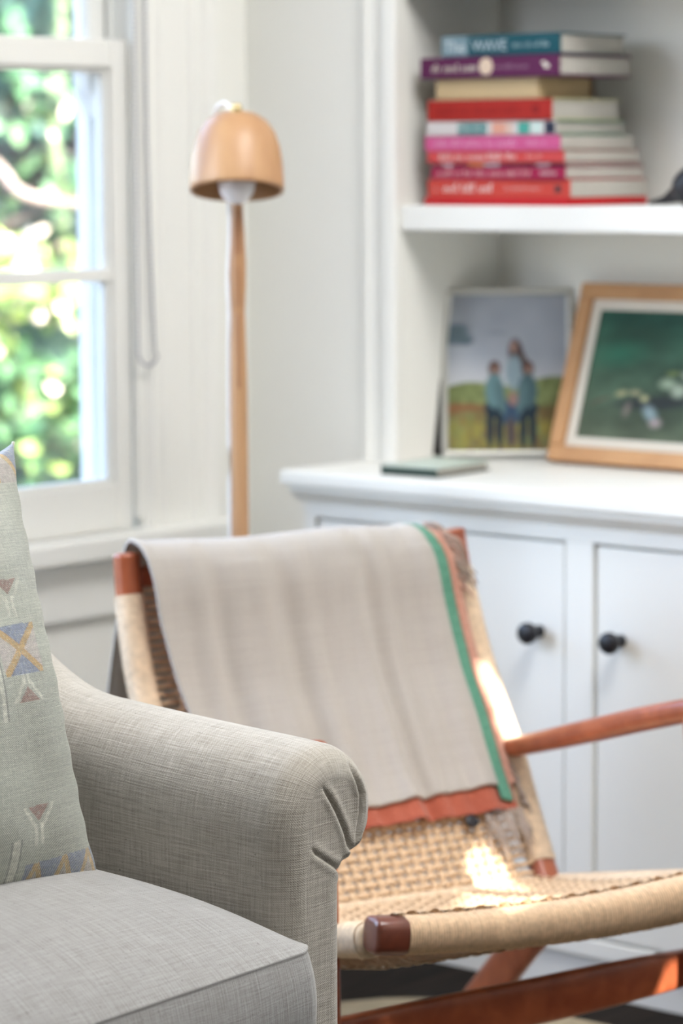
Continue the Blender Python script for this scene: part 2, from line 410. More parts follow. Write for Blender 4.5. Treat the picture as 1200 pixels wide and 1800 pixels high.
# ---------------------------------------------------------------- built-in base cabinet
cab = thing('base_cabinet', 'long white built-in cabinet with flat inset doors and black knobs', 'cabinet', (3.51, 2.2, 0))
def cp(name, lst, m=WHITE, bevel=.002, par=None):
    lst = [(a-3.51, b-3.51, c-2.2, d-2.2, e, f) for a, b, c, d, e, f in lst]
    return boxes(name, lst, m, par or cab, bevel)
Y0, Y1 = .9, 3.085
cp('countertop', [(3.480, XW-.0005, Y0, 3.110, .722, .745), (XW-.0005, 3.9295, 1.302, 3.0255, .722, .745)], bevel=.004)
pr = [(.0, .7215), (-.022, .7215), (-.022, .714), (-.016, .708), (-.010, .703), (-.004, .700), (0, .694)]
prism('cornice_moulding', pr, 'y', Y0-2.2, Y1+.012-2.2, WHITE, cab)
doors = [(2.581, 3.062), (2.050, 2.531), (1.52, 2.0), (.95, 1.44)]
cp('carcass', [(3.528, XW-.001, Y0, Y1, .06, .7215), (XW-.001, 3.9295, 1.302, 3.025, .06, .7215)], bevel=0)
fr = [(3.51, 3.528, Y0, Y1, .672, .7215), (3.51, 3.528, Y0, Y1, .06, .086)]
ys = [Y1]+[v for d in doors for v in (d[1], d[0])]+[Y0]
for k in range(0, len(ys), 2): fr.append((3.51, 3.528, ys[k+1], ys[k], .086, .672))
cp('face_frame', fr, bevel=.0015)
cp('plinth', [(3.520, 3.53, Y0, Y1, 0.0, .06)], bevel=.001)
for k, (a, b) in enumerate(doors):
    g = .0045
    dr = cp('door', [(3.5135, 3.528, a+g, b-g, .086+g, .672-g)], bevel=.002)
    yk = (a+.048 if k in (0, 2) else b-.048)
    mk = Matrix.Translation((3.5135-3.51, yk-2.2, .5345)) @ Matrix.Rotation(R(-90), 4, 'Y')
    lathe('knob', [(0, 0), (.009, 0), (.0095, .003), (.0078, .008), (.0078, .018), (.010, .022), (.0148, .0245), (.016, .028), (.016, .034), (.0145, .037), (0, .0375)], BLACK, dr, 28, mk)
E_=0

# ---------------------------------------------------------------- rug
def rugf():
    v = []; f = []; n = 72; rings = [0, .3, .6, .85, .95, .99, 1.0, 1.0]; hz = [.016, .017, .017, .017, .016, .012, .006, .0]
    rnd = random.Random(2)
    wob = [1+.02*math.sin(3*2*math.pi*i/n+.7)+.012*math.sin(7*2*math.pi*i/n) for i in range(n)]
    for q, h in zip(rings, hz):
        for i in range(n):
            a = 2*math.pi*i/n; v.append((.60*q*wob[i]*math.cos(a), .51*q*wob[i]*math.sin(a), h+(rnd.uniform(-.0012, .0012) if h > .01 else 0)))
    for r in range(len(rings)-1):
        for i in range(n): f.append((r*n+i, r*n+(i+1) % n, (r+1)*n+(i+1) % n, (r+1)*n+i))
    return v, f
v, f = rugf()
rug = pydata('rug', v, f, mat('cream_wool_rug', (.36, .30, .205), .95, .05, noise=(30, .10), bump=(300, .5, .003)))
rug.location = (2.80, 2.375, 0.0); rug.rotation_euler = (0, 0, R(20))
tag(rug, 'cream wool rug with a rounded edge on the dark floor under the chair', 'rug')

# ---------------------------------------------------------------- floor lamp
lp = thing('floor_lamp', 'slim turned-wood floor lamp with a bell-shaped wooden shade by the window', 'floor lamp', (3.13, 2.872, 0))
zp = [(0.010, .012), (.05, .0125), (.45, .0125), (.70, .0125), (.86, .0122), (.92, .0118), (.975, .0105), (1.01, .0095), (1.045, .0112), (1.08, .0116), (1.115, .0100), (1.15, .0082), (1.20, .0078), (1.27, .0078), (1.292, .0082), (1.299, .0070)]
prof = []
for i in range(len(zp)-1):
    for k in range(4):
        t = k/4; z = zp[i][0]*(1-t)+zp[i+1][0]*t; r = zp[i][1]*(1-t)+zp[i+1][1]*t; prof.append((r, z))
prof = [(0, .010)]+prof+[(zp[-1][1], zp[-1][0]), (0, 1.301)]
lathe('pole', prof, BEECH, lp, 24)
lathe('base', [(0, 0), (.120, 0), (.124, .004), (.124, .012), (.118, .020), (.05, .026), (.02, .030), (0, .030)], BEECH, lp, 48)
# darker inlays let into the pole facing the room
for (z0, z1, wd, rr) in ((1.093, 1.155, .0105, .0112), (.905, 1.01, .0050, .0128), (1.02, 1.075, .0040, .0124)):
    o = boxes('inlay', [(-wd/2, wd/2, -rr, -rr+.005, z0, z1)], BEECHD, lp, .001)
    o.rotation_euler = (0, 0, R(-49.4+4))
# shade: hollow bell, its mouth tilted a little to the room
dirc = Vector((-math.cos(AZ), -math.sin(AZ), 0))
Cc = Vector((0, 0, 0)) + dirc*.014
tilt = Matrix.Rotation(R(11), 4, rt)          # mouth turns towards the room
MS = Matrix.Translation(Cc+Vector((0, 0, 1.180))) @ Matrix.Rotation(R(-13.5), 4, Vector((math.sin(AZ), -math.cos(AZ), 0)))
out = [(.0655, 0), (.0662, .006), (.0655, .020), (.0635, .045), (.0600, .065), (.0540, .083), (.0440, .098), (.030, .108), (.014, .1125), (0, .1135)]
inn = [(0, .1065), (.013, .1055), (.028, .101), (.0405, .0915), (.050, .0775), (.0560, .060), (.0592, .042), (.0612, .020), (.0620, .001)]
shade = lathe('lamp_shade', [inn[-1]]+out+inn, BEECH, lp, 64, MS)
lathe('socket', [(0, .105), (.017, .105), (.018, .095), (.018, .060), (.016, .056), (0, .056)], mat('lamp_socket', (.80, .80, .78), .4), lp, 28, MS)
bulbp = [(0, .062), (.013, .060), (.014, .050), (.018, .042), (.0245, .030), (.0265, .018), (.0265, .010), (.0235, -.002), (.0165, -.012), (.008, -.017), (0, -.018)]
lathe('bulb', bulbp[::-1], BULBM, lp, 40, MS)
lathe('finial', [(0, 1.285), (.0062, 1.285), (.0085, 1.289), (.0085, 1.2985), (.0060, 1.3015), (0, 1.302)], BRASS, lp, 24, Matrix.Translation(Cc))
side = Vector((-math.sin(AZ), math.cos(AZ), 0))
cpath = [side*.009+dirc*.004+Vector((0, 0, 1.293)), side*.013+Vector((0, 0, 1.3015)), side*.021-dirc*.006+Vector((0, 0, 1.302)), side*.030-dirc*.02+Vector((0, 0, 1.290)), side*.03-dirc*.055+Vector((0, 0, 1.255)),
         side*.020-dirc*.062+Vector((0, 0, 1.19)), side*.0115-dirc*.018+Vector((0, 0, 1.155)), side*.0105+Vector((0, 0, 1.12)), side*.0135+Vector((0, 0, 1.06)), side*.0125+Vector((0, 0, 1.0)), side*.014-dirc*.01+Vector((0, 0, .9)), side*.014-dirc*.01+Vector((0, 0, .5)), side*.014-dirc*.01+Vector((0, 0, .04))]
tube('cable', smooth_path(cpath, 90), .0028, CABLE, lp, 8)

# ---------------------------------------------------------------- rope-seat lounge chair
OC = Vector((2.739, 2.712, 0)); RZC = R(-20)
chair = thing('lounge_chair', 'low reddish wooden lounge chair with woven paper cord seat and back', 'armchair', OC, RZC)
def CH(l, f, z): return Vector((l, -f, z))          # chair space: l to its far side, f forward
fz = [(.272, .242), (.36, .172), (.434, .122), (.49, .080), (.546, .045), (.62, .016), (.68, .004), (.72, 0.)]
def fb(z):
    if z <= fz[0][0]: return fz[0][1]+(fz[0][0]-z)*.85
    for (z0, f0), (z1, f1) in zip(fz, fz[1:]):
        if z <= z1: return f0+(f1-f0)*(z-z0)/(z1-z0)
    return 0.
WID = .49
for l in (0, WID):
    lz = (lambda z: l+(.018*math.sin(math.pi*min(1, max(0, (z-.27)/.45))) if l else 0))
    pth = [CH(lz(z), fb(z), z) for z in (.668, .60, .546, .49, .434, .36, .30)]
    # bare wooden tenon ends show above and below the cord winding
    p = tube('back_post', smooth_path([CH(lz(z), fb(z), z) for z in (.722, .70, .66, .60, .546, .49, .434, .36, .30, .25)], 40), (.0165, .0145), TEAK, chair, 20, (0, 1, 0), power=3.0)
    bv = p.modifiers.new('round', 'BEVEL'); bv.width = .004; bv.segments = 3; bv.limit_method = 'ANGLE'; bv.angle_limit = R(50)
    wrapped('post_winding', pth, .0182, .0162, CORDL, p, upv=(0, 1, 0))
def rail(name, a, b, r, m, sag=0, seg=14, pw=2.6, n=24):
    pts = []
    for i in range(n):
        t = i/(n-1); q = a.lerp(b, t); q = q+Vector((0, 0, -sag*4*t*(1-t))); pts.append(q)
    return tube(name, pts, r, m, chair, seg, power=pw)
rail('top_rail', CH(.0, .0, .690), CH(WID, .0, .690), (.012, .014), TEAK)
lo = rail('lower_back_rail', CH(.0, fb(.276)-.008, .276), CH(WID, fb(.276)-.008, .276), (.010, .011), TEAK)
wrapped('rail_winding', [CH(.02+.45*k/8, fb(.276)-.008, .276) for k in range(9)], .0115, .0125, CORDL, lo, pitch=.0045)
# seat frame: near and far side rails and the curved front rail, wound with cord, ends left bare
SF0, SF1 = .215, .655
def zs(f): return .262+(f-SF0)*(.362-.262)/(SF1-SF0)
for l in (-.005, WID+.015):
    sr_ = rail('seat_side_rail', CH(l, SF0-.03, zs(SF0-.03)), CH(l, SF1-.016, zs(SF1-.016)), (.0182, .0192), CORDL)
    wrapped('rail_winding', [CH(l, SF0+.02+(SF1-.045-SF0)*k/8, zs(SF0+.02+(SF1-.045-SF0)*k/8)) for k in range(9)], .0185, .0195, CORDL, sr_)
def frz(l):
    t = (l+.03)/(WID+.07); return .370-.015*4*t*(1-t)
def frf(l):
    t = (l+.03)/(WID+.07); return SF1+.012*4*t*(1-t)
LF0, LF1 = -.019, WID+.04
pts = [CH(LF0+(LF1-LF0)*k/30, frf(LF0+(LF1-LF0)*k/30), frz(LF0+(LF1-LF0)*k/30)) for k in range(31)]
fr_ = tube('front_rail', pts, (lambda t: (.0215, .0212) if t < .10 else (.0185, .0175)), TEAKD, chair, 28, power=3.4)
bv = fr_.modifiers.new('round', 'BEVEL'); bv.width = .006; bv.segments = 3; bv.limit_method = 'ANGLE'; bv.angle_limit = R(50)
pts2 = [CH(.020+(WID-.018)*k/20, frf(.020+(WID-.018)*k/20), frz(.020+(WID-.018)*k/20)) for k in range(21)]
wrapped('rail_winding', pts2, .0225, lambda t: .0208+.0075*max(0, t-.15), CORD, fr_, pitch=.0034, depth=.0016, seg=26)
# woven panels: real strands, weft over and under warp
def woven(name, S, lu, lv, pu, pv, m, parent, amp=.0022, wu=.42, wv=.40, edge=0):
    """S(u,v)->(point, normal) over u in [0,lu], v in [0,lv]; weft strands run along u"""
    V = []; F = []
    def strand(fn, n, hw, across):
        base = len(V)
        for i in range(n):
            p, nn, sd = fn(i/(n-1))
            hh = hw(i/(n-1)) if callable(hw) else hw
            for dx, dz in ((-1, 0), (-.55, .8), (.55, .8), (1, 0), (0, -.6)):
                V.append(p+sd*(hh*dx)+nn*(.0016*dz))
        for i in range(n-1):
            for k in range(5):
                F.append((base+i*5+k, base+i*5+(k+1) % 5, base+(i+1)*5+(k+1) % 5, base+(i+1)*5+k))
    nvn = int(lv/pv); nun = int(lu/pu)
    for j in range(nvn):
        v0 = (j+.5)*pv
        def fn(t, v0=v0, j=j):
            u = t*lu; p, nn = S(u, v0); p2, _ = S(u, v0+.001)
            return p+nn*(amp*math.sin(math.pi*(u/pu+j))), nn, (p2-p).normalized()
        strand(fn, nun*4+1, (lambda t: pv*wu*(1-.42*edge*max(0, 1-min(t, 1-t)*lu/.040))), None)
    for i in range(2 if edge else 0, nun-(1 if edge else 0)):
        u0 = (i+.5)*pu
        def fn(t, u0=u0, i=i):
            v_ = t*lv; p, nn = S(u0, v_); p2, _ = S(u0+.001, v_)
            sgn = math.sin(math.pi*(v_/pv-.5+i+1))
            return p+nn*(-amp*.8*math.sin(math.pi*(u0/pu))*math.cos(math.pi*(v_/pv-.5))*1.0), nn, (p2-p).normalized()
        strand(fn, nvn*3+1, pu*wv*.95, None)
    return tag(pydata(name, V, F, m, parent, True), kind='stuff')
def Sback(u, v):
    z = .278+v; l = .012+u; dz = .004
    t = CH(0, fb(z+dz)-fb(z-dz), 2*dz).normalized(); n = Vector((1, 0, 0)).cross(t).normalized()
    if n.y > 0: n = -n
    return CH(l, fb(z)+.004, z), n
woven('woven_back', Sback, WID-.024, .407, .0152, .0100, CORD, chair, amp=.0030, wu=.48, edge=1)
def Sseat(u, v):
    f = SF0+.02+v; l = .012+u; t = l/WID; q = (f-SF0)/(SF1-SF0)
    sag = (.014+.022*4*t*(1-t))*math.sin(math.pi*min(1, max(0, q)))**.8
    cr_ = .004*0
    return CH(l, f, zs(f)+.0225-sag+(.006-.012*4*t*(1-t)+.004*t)*max(0, q)), Vector((0, .2, .98))
woven('woven_seat', Sseat, WID-.02, SF1-SF0-.018, .0152, .0100, CORD, chair, amp=.0024, wu=.46)
def Slow(u, v):
    f = SF0+.03+v; l = .008+u; t = l/WID
    return CH(l, f, zs(f)-.034-.006*4*t*(1-t)+.012*t), Vector((0, -.2, -.98))
woven('lower_weave', Slow, WID-.02, SF1-SF0-.05, .0152, .0105, CORDL, chair, amp=.0018)
# dashed crossing cord where the front winding meets the seat weave
V = []; F = []
for k in range(34):
    l = .02+k*(WID-.03)/34; zo = .0215+.0075*max(0, l/WID-.15); a = CH(l, frf(l)-.0135, frz(l)+zo); b = CH(l+.0095, frf(l+.0095)-.0110, frz(l+.0095)+zo)
    vv, ff = sweep([a, (a+b)/2+Vector((0, 0, .0018)), b], .0013, 6); o_ = len(V); V += vv; F += [tuple(i+o_ for i in q) for q in ff]
tag(pydata('lacing', V, F, mat('dark_lacing_cord', (.42, .31, .22), .8), chair), kind='stuff')
# arms, rising to the front, and the diagonal legs below them
for l, s in ((-.008, -1), (WID+.010, 1)):
    ap = [CH(l, .105, .432), CH(l+s*.004, .18, .4530), CH(l+s*.010, .30, .488), CH(l+s*.012, .42, .523), CH(l+s*.012, .520, .5505), CH(l+s*.012, .545, .557)]
    tube('arm', smooth_path(ap, 40), lambda t: (.0135+.006*math.sin(math.pi*min(1, t*1.1)), .0118+.004*math.sin(math.pi*min(1, t*.9))), TEAK, chair, 22, power=2.2)
    tube('leg', smooth_path([CH(l+s*.004, -.02, .0175), CH(l+s*.004, .075, .098), CH(l+s*.004, .17, .185), CH(l+s*.004, .27, .262)], 30), lambda t: (.0115, .020+.009*math.sin(math.pi*t)), TEAK, chair, 18, power=2.8)
    tube('leg', smooth_path([CH(l+s*.010, .560, .0175), CH(l+s*.010, .560, .20), CH(l+s*.010, .554, .40), CH(l+s*.010, .536, .548)], 30), lambda t: (.0115, .013+.007*t), TEAK, chair, 18, power=2.8)
# broad front stretcher, deeper in the middle
st = [CH(-.01, .525, .215), CH(.10, .533, .218), CH(.25, .538, .222), CH(.40, .533, .227), CH(WID+.04, .525, .231)]
tube('stretcher', smooth_path(st, 40), lambda t: (.0095, .0185+.0100*math.sin(math.pi*(t*.8+.08))), TEAK, chair, 24, power=4.0)

# ---------------------------------------------------------------- wool throw over the chair back
blk = thing('wool_throw', 'grey wool throw with a green stripe and terracotta lining draped over the chair back', 'blanket', OC, RZC)
PB = [(-.105, .40), (-.094, .47), (-.082, .54), (-.060, .62), (-.040, .685), (-.020, .714), (.004, .722), (.026, .712), (.039, .682), (.050, .62), (.072, .55), (.104, .49), (.144, .42), (.170, .383), (.184, .363)]
pbs = smooth_path([(0, -a, b) for a, b in PB], 240)
cum = [0]
for i in range(1, 240): cum.append(cum[-1]+(pbs[i]-pbs[i-1]).length)
TOT = cum[-1]
def pb(t):
    t = max(0., min(1., t)); i = min(int(t*239), 238); r = t*239-i
    p = pbs[i].lerp(pbs[i+1], r); d = (pbs[i+1]-pbs[i]).normalized(); n = Vector((0, d.z, -d.y))
    return p, n
TOPT = 6/14
def throw_sheet(name, t0, t1, l0f, l1f, off, m, nu=190, nv=150, ripple=1., hem=None):
    V = []; UV = []
    for i in range(nu):
        s = i/(nu-1)
        for j in range(nv):
            te = t1 if hem is None else t1+hem(s)
            t = t0+(te-t0)*j/(nv-1); p, n = pb(t)
            if n.y > 0 and t > TOPT: n = -n
            l = l0f(t)+(l1f(t)-l0f(t))*s
            d = max(0., (t-TOPT)/(1-TOPT)); back = max(0., (TOPT-t)/TOPT)
            sl = l/.48; ph = sl*23+(-3.0*d)
            lq = l-.035*d; rp = .30*math.sin(lq*48+1.0)+.30*math.sin(lq*92+.7+1.1*math.sin(lq*21))+.22*math.sin(lq*150+2.0+1.6*math.sin(lq*17+d))+.25
            a = .0135*(d**.6)*ripple*(0.35+.9*math.sin(math.pi*min(1, max(0, sl*.98)))**.7)
            w_ = rp*a + .0035*math.sin(sl*6+4*t) * (d**.5)
            # gentle lift at the top and roll of the side edges
            e = .004*math.exp(-((s-0)/.03)**2)+.002*math.exp(-((1-s)/.03)**2)
            q = p+n*(off+w_+.004+e+.010*back*ripple*(math.sin(sl*9)*.4+.6))
            V.append(Vector((l, q.y, q.z+.0022*math.sin(sl*11+1)*(1 if abs(t-TOPT) < .1 else 0)))); UV.append((l, t*TOT))
    o = pydata(name, V, grid_faces(nu, nv), m, blk, True, UV)
    sd = o.modifiers.new('thickness', 'SOLIDIFY'); sd.thickness = .0042; sd.offset = 0
    return o
def ramp_pts(pts):
    def f(t):
        for (a, x), (b, y) in zip(pts, pts[1:]):
            if t <= b: return x+(y-x)*(t-a)/(b-a)
        return pts[-1][1]
    return f
Lleft = ramp_pts([(0, .016), (TOPT-.2, .022), (TOPT-.06, .012), (TOPT+.02, .004), (.62, .016), (.80, .044), (1.0, .066)])
Lright = ramp_pts([(0, .46), (TOPT-.05, .446), (TOPT+.02, .446), (.56, .462), (.70, .478), (.80, .484), (1, .484)])
WOOL = cloth_mat('grey_wool', (.405, .38, .35), (.445, .42, .39), (.365, .34, .31), 800, 800, 400, bump=.3)
GREEN = cloth_mat('green_wool_stripe', (.10, .27, .19), (.14, .35, .25), (.06, .19, .13), 700, 700, 120, bump=.5)
TERRA = cloth_mat('terracotta_wool', (.38, .10, .06), (.46, .14, .088), (.30, .07, .042), 700, 700, 120, bump=.5)
TERRAP = cloth_mat('faded_terracotta_wool', (.50, .28, .21), (.60, .37, .29), (.40, .20, .15), 700, 700, 120, bump=.5)
throw_sheet('throw_front', 0.0, .908, Lleft, lambda t: Lright(t)-.030, .006, WOOL, hem=lambda s: .022*(1-s)-.004*math.sin(s*9))
throw_sheet('green_stripe', .02, .945, lambda t: Lright(t)-.0305, lambda t: Lright(t)-.013, .0062, GREEN, 14, 150, hem=lambda s: .012*s)
throw_sheet('terracotta_edge', .02, .90, lambda t: Lright(t)-.0135, lambda t: Lright(t)+.010*(1-t*.6), .0015, TERRAP, 12, 150)
throw_sheet('terracotta_lining', .50, .988, lambda t: Lleft(t)+.012, lambda t: Lright(t)-.006, .0, TERRA, 110, 110, 1., hem=lambda s: .012*(1-s))
# fringe strands along the right edge: over the shoulder and at the lower corner
FR = mat('grey_fringe_yarn', (.36, .30, .26), .9, .1); FRP = mat('pink_fringe_yarn', (.52, .34, .28), .9, .1)
def fringe(name, n, tr, length, m, seed, down=.6):
    rnd = random.Random(seed); V = []; F = []
    for k in range(n):
        t = rnd.uniform(*tr); p, nn = pb(t)
        if nn.y > 0 and t > TOPT: nn = -nn
        b = Vector((Lright(t)+.004, p.y, p.z))+nn*(.006+rnd.uniform(0, .005))
        L_ = length*rnd.uniform(.6, 1.15); out_ = rnd.uniform(.3, 1.0)*(1-down*.6); pth = []
        w1, w2 = rnd.uniform(-.2, .2), rnd.uniform(-.2, .2)
        for q in range(6):
            s = q/5
            pth.append(b+Vector((L_*out_*s+.002*math.sin(s*6+w1*20), L_*(w1*s)-.004*s, -L_*down*s*s+.003*math.sin(s*5+w2*20)+L_*.05*s)))
        vv, ff = sweep(pth, .0013, 5); o_ = len(V); V += vv; F += [tuple(i+o_ for i in q) for q in ff]
    return tag(pydata(name, V, F, m, blk, True), kind='stuff')
fringe('fringe', 60, (.40, .60), .042, FR, 1, .45); fringe('fringe', 40, (.40, .62), .034, FRP, 2, .45)
fringe('fringe', 44, (.86, .985), .060, FR, 3, 1.1)
def fringe2():
    rnd = random.Random(9); V = []; F = []
    for k in range(44):
        l = rnd.uniform(.42, .485); p, nn = pb(.985); nn = -nn if nn.y > 0 else nn
        b = Vector((l, p.y, p.z))+nn*.007; L_ = rnd.uniform(.035, .078); w1 = rnd.uniform(-.25, .35); pth = []
        for q in range(6):
            s = q/5; pth.append(b+Vector((L_*w1*s+.0015*math.sin(7*s+k), -L_*.60*s, -L_*.72*s)))
        vv, ff = sweep(pth, .0009, 5); o_ = len(V); V += vv; F += [tuple(i+o_ for i in q) for q in ff]
    return tag(pydata('fringe', V, F, FR, blk, True), kind='stuff')
fringe2()
pt, nn = pb(.995); nn = -nn if nn.y > 0 else nn
bt = lathe('button', [(0, 0), (.008, 0), (.0095, .002), (.0095, .004), (.007, .0055), (0, .0045)], BLACK, blk, 24, Matrix.Translation(Vector((.402, pt.y-.008, pt.z-.004))) @ Matrix.Rotation(R(55), 4, 'X'))

# ---------------------------------------------------------------- linen sofa
SO = Vector((2.1077, 1.8789, 0)); RZS = R(3)
sofa = thing('sofa', 'pale oatmeal linen sofa with pleated rolled arm in the foreground', 'sofa', SO, RZS)
LINEN = cloth_mat('oatmeal_linen', (.43, .40, .345), (.56, .53, .475), (.31, .28, .235), 640, 700, 34, speck=.55, herring=.16, bump=.55)
LINENC = cloth_mat('oatmeal_linen_seat', (.345, .34, .33), (.42, .42, .415), (.27, .26, .245), 640, 700, 34, speck=.6, herring=.13, bump=.5)
def resample(pts, n, closed=False):
    P = [np.array(p, float) for p in pts]
    if closed: P = P+[P[0]]
    d = [0]
    for a, b in zip(P, P[1:]): d.append(d[-1]+np.linalg.norm(b-a))
    out = []
    for k in range(n):
        s = d[-1]*k/(n if closed else n-1)
        i = max(0, min(len(P)-2, int(np.searchsorted(d, s, 'right'))-1)); t = (s-d[i])/(d[i+1]-d[i]+1e-12)
        out.append(P[i]*(1-t)+P[i+1]*t)
    return np.array(out), d[-1]
core = [(0, .56), (.002, .585), (.010, .612), (.026, .636), (.050, .6505), (.078, .6545), (.106, .648), (.130, .632), (.146, .610), (.1505, .588), (.145, .567), (.130, .5525), (.114, .544), (.102, .534), (.0995, .515)]
cs = [tuple(p)[:2] for p in smooth_path([(a, b, 0) for a, b in core], 200)]
GRV = [([(.058, .618), (.068, .607), (.079, .592), (.092, .570), (.101, .546)], .0040, .0019),
       ([(.106, .632), (.111, .619), (.118, .602), (.117, .583), (.111, .561), (.104, .545)], .0066, .0023),
       ([(.156, .594), (.152, .575), (.134, .557), (.106, .5445)], .0042, .0020),
       ([(.040, .561), (.047, .555), (.065, .544), (.102, .522)], .0024, .0018)]
def seg_d(P, a, b):
    a = np.array(a); b = np.array(b); ab = b-a; t = np.clip(((P-a) @ ab)/(ab @ ab), 0, 1)
    return np.linalg.norm(P-(a+t[:, None]*ab), axis=1), t
def arm_mesh(name, mirror=1, x0=0.):
    prof = [(0, .11)]+[(0, .11+(.56-.11)*k/90) for k in range(1, 90)]+cs+[(.0995, .515-(.515-.11)*k/60) for k in range(1, 61)]
    pa, _ = resample(prof[:85], 80); pb_, _ = resample(prof[85:-52], 420); pc, _ = resample(prof[-51:], 50); prof = np.concatenate([pa, pb_, pc])
    n = len(prof)
    med = np.array([(.05 + max(0, min(1, (z-.54)/.05))*.030, min(max(z, .16), .600)) for a, z in prof])
    inw = med-prof; inw /= np.maximum(np.linalg.norm(inw, axis=1)[:, None], 1e-6)
    r = .030; rings = []
    fs = list(np.linspace(-.66, -.20, 40))[:-1]+list(np.linspace(-.20, -r, 75))[:-1]
    for f in fs: rings.append((f, 0., 0.))
    for k in range(22):
        t = k/21*math.pi/2; rings.append((-r+r*math.sin(t), r*(1-math.cos(t)), 0.))
    for k in range(1, 37): rings.append((.0, r, k/36))
    V = []; UV = []; arc = np.concatenate([[0], np.cumsum(np.linalg.norm(np.diff(prof, axis=0), axis=1))])
    for f, ins, lerp in rings:
        lift = max(0., -f)*.065+.9*max(0., -f-.30)**2*3
        wz = np.clip((prof[:, 1]-.50)/.10, 0, 1)
        P = prof+inw*ins; P = P*(1-lerp)+med*lerp
        base_push = 0.
        dep = np.zeros(n)
        if f > -.075:
            near = min(1., (f+.075)/.045)
            puff = np.zeros(n)
            for g, dp, wd in GRV:
                best = np.full(n, 9.); tt = np.zeros(n)
                for k, (a, b) in enumerate(zip(g, g[1:])):
                    d_, t_ = seg_d(P, a, b); u_ = d_ < best; best[u_] = d_[u_]; tt[u_] = (k+t_[u_])/(len(g)-1)
                env = np.clip(tt*3.2+.15, 0, 1)
                dep += dp*env*np.exp(-(best/wd)**2)*near - .30*dp*env*np.exp(-((best-.006)/.004)**2)*near
        q = P+inw*(dep*.55*(1-min(1, lerp*6)))[:, None]
        z = q[:, 1]+lift*wz
        # slight hand-made unevenness
        x = q[:, 0]+.0015*np.sin(f*21+z*13)*(1 if f < -.05 else .3)
        fy = f-dep*(1. if f > -.031 else .0)
        if f <= -.031+1e-6: pass
        # the front panel leans in very slightly under the roll
        for i in range(n):
            V.append((mirror*x[i]+x0, -(fy[i]), z[i])); 
            UV.append((f+(r*ins/r*.6), arc[i]) if lerp == 0 else (x[i]-.012, z[i]-.11))
    F = []
    m_ = len(rings)
    for a in range(m_-1):
        for i in range(n):
            i2 = (i+1) % n; F.append((a*n+i, a*n+i2, (a+1)*n+i2, (a+1)*n+i) if mirror < 0 else (a*n+i, (a+1)*n+i, (a+1)*n+i2, a*n+i2))
    return pydata(name, V, F, LINEN, sofa, True, UV)
arm_mesh('arm'); arm_mesh('arm', -1, -1.50)
# seat cushion: crowned top, welted edge, boxed front
def cushion(name, l0, l1, f0, f1, zt, zb, crown, par, m, seam=True):
    rc = .028; ring = []
    hw, hd = (l1-l0)/2, (f1-f0)/2; cx, cy = (l0+l1)/2, (f0+f1)/2
    def side(a, b, n): return [(a[0]+(b[0]-a[0])*k/n, a[1]+(b[1]-a[1])*k/n) for k in range(n)]
    cor = [(hw-rc, hd-rc, 0), (-hw+rc, hd-rc, 90), (-hw+rc, -hd+rc, 180), (hw-rc, -hd+rc, 270)]
    NS = [90, 60, 90, 60]
    for k, (x, y, a0) in enumerate(cor):
        for q in range(14): a = R(a0+90*q/14); ring.append((x+rc*math.cos(a), y+rc*math.sin(a)))
        a = R(a0+90); x2, y2, a2 = cor[(k+1) % 4]
        ring += side((x+rc*math.cos(a), y+rc*math.sin(a)), (x2+rc*math.cos(R(a2)), y2+rc*math.sin(R(a2))), NS[k])
    ring = np.array(ring); n = len(ring)
    arcl = np.concatenate([[0], np.cumsum(np.linalg.norm(np.diff(ring, axis=0), axis=1))])
    def h(x, y):
        dl = np.maximum(hw-np.abs(x), 0); df = np.maximum(hd-np.abs(y), 0)
        return crown*(.70*(1-np.exp(-dl/.018))+.80*(1-np.exp(-dl/.16)))*(1-np.exp(-df/.095))+.004*(1-np.exp(-dl/.03))*(1-np.exp(-df/.03))
    V = []; UV = []
    qs = list(np.linspace(0.02, .9, 46))+list(np.linspace(.91, 1, 24))
    for q in qs:
        P = ring*q; z = zt+h(P[:, 0], P[:, 1])
        for i in range(n): V.append((cx+P[i, 0], -(cy+P[i, 1]), z[i])); UV.append((P[i, 1]+.3, P[i, 0]))
    nt_ = len(qs); seamz = [(.9998, -.0014), (.9988, -.0026), (.9998, -.0040)] if seam else []
    prof = seamz+[(1.0+.030*math.sin(math.pi*k/24)**.8, -.0044-(zt-zb-.012)*k/24) for k in range(1, 24)]+[(.99, -(zt-zb)+.003), (.95, -(zt-zb))]
    for s, dz in prof:
        off = (s-1)*min(hw, hd)
        nrm = ring-np.sign(ring)*np.maximum(np.abs(ring)-rc, 0)*0
        u = ring/np.array([hw, hd]); uu = np.sign(u)*np.abs(u)**8; uu /= np.maximum(np.linalg.norm(uu, axis=1)[:, None], 1e-6)
        P = ring+uu*off
        for i in range(n): V.append((cx+P[i, 0], -(cy+P[i, 1]), zt+dz+.0015*math.sin(arcl[i]*31)*(dz < -.02))); UV.append((dz, arcl[i]))
    tot = nt_+len(prof); F = [tuple(range(n))]
    for a in range(tot-1):
        for i in range(n):
            i2 = (i+1) % n; F.append((a*n+i, (a+1)*n+i, (a+1)*n+i2, a*n+i2))
    F.append(tuple((tot-1)*n+i for i in range(n))[::-1])
    o = pydata(name, V, F, m, par, True, UV)
    return o
cushion('seat_cushion', -.752, -.004, -.50, .044, .4805, .365, .060, sofa, LINENC)
cushion('seat_cushion', -1.496, -.756, -.50, .044, .4805, .365, .060, sofa, LINENC)
boxes('seat_base', [(-1.499, -.0015, -.020, .60, .12, .358)], LINEN, sofa, .012, 3)
bk = boxes('backrest', [(-1.498, -.0015, .52, .66, .12, .82)], LINEN, sofa, .03, 4)
boxes('back_cushion', [(-.750, -.006, .42, .515, .50, .86)], LINENC, sofa, .035, 5, smooth=True)
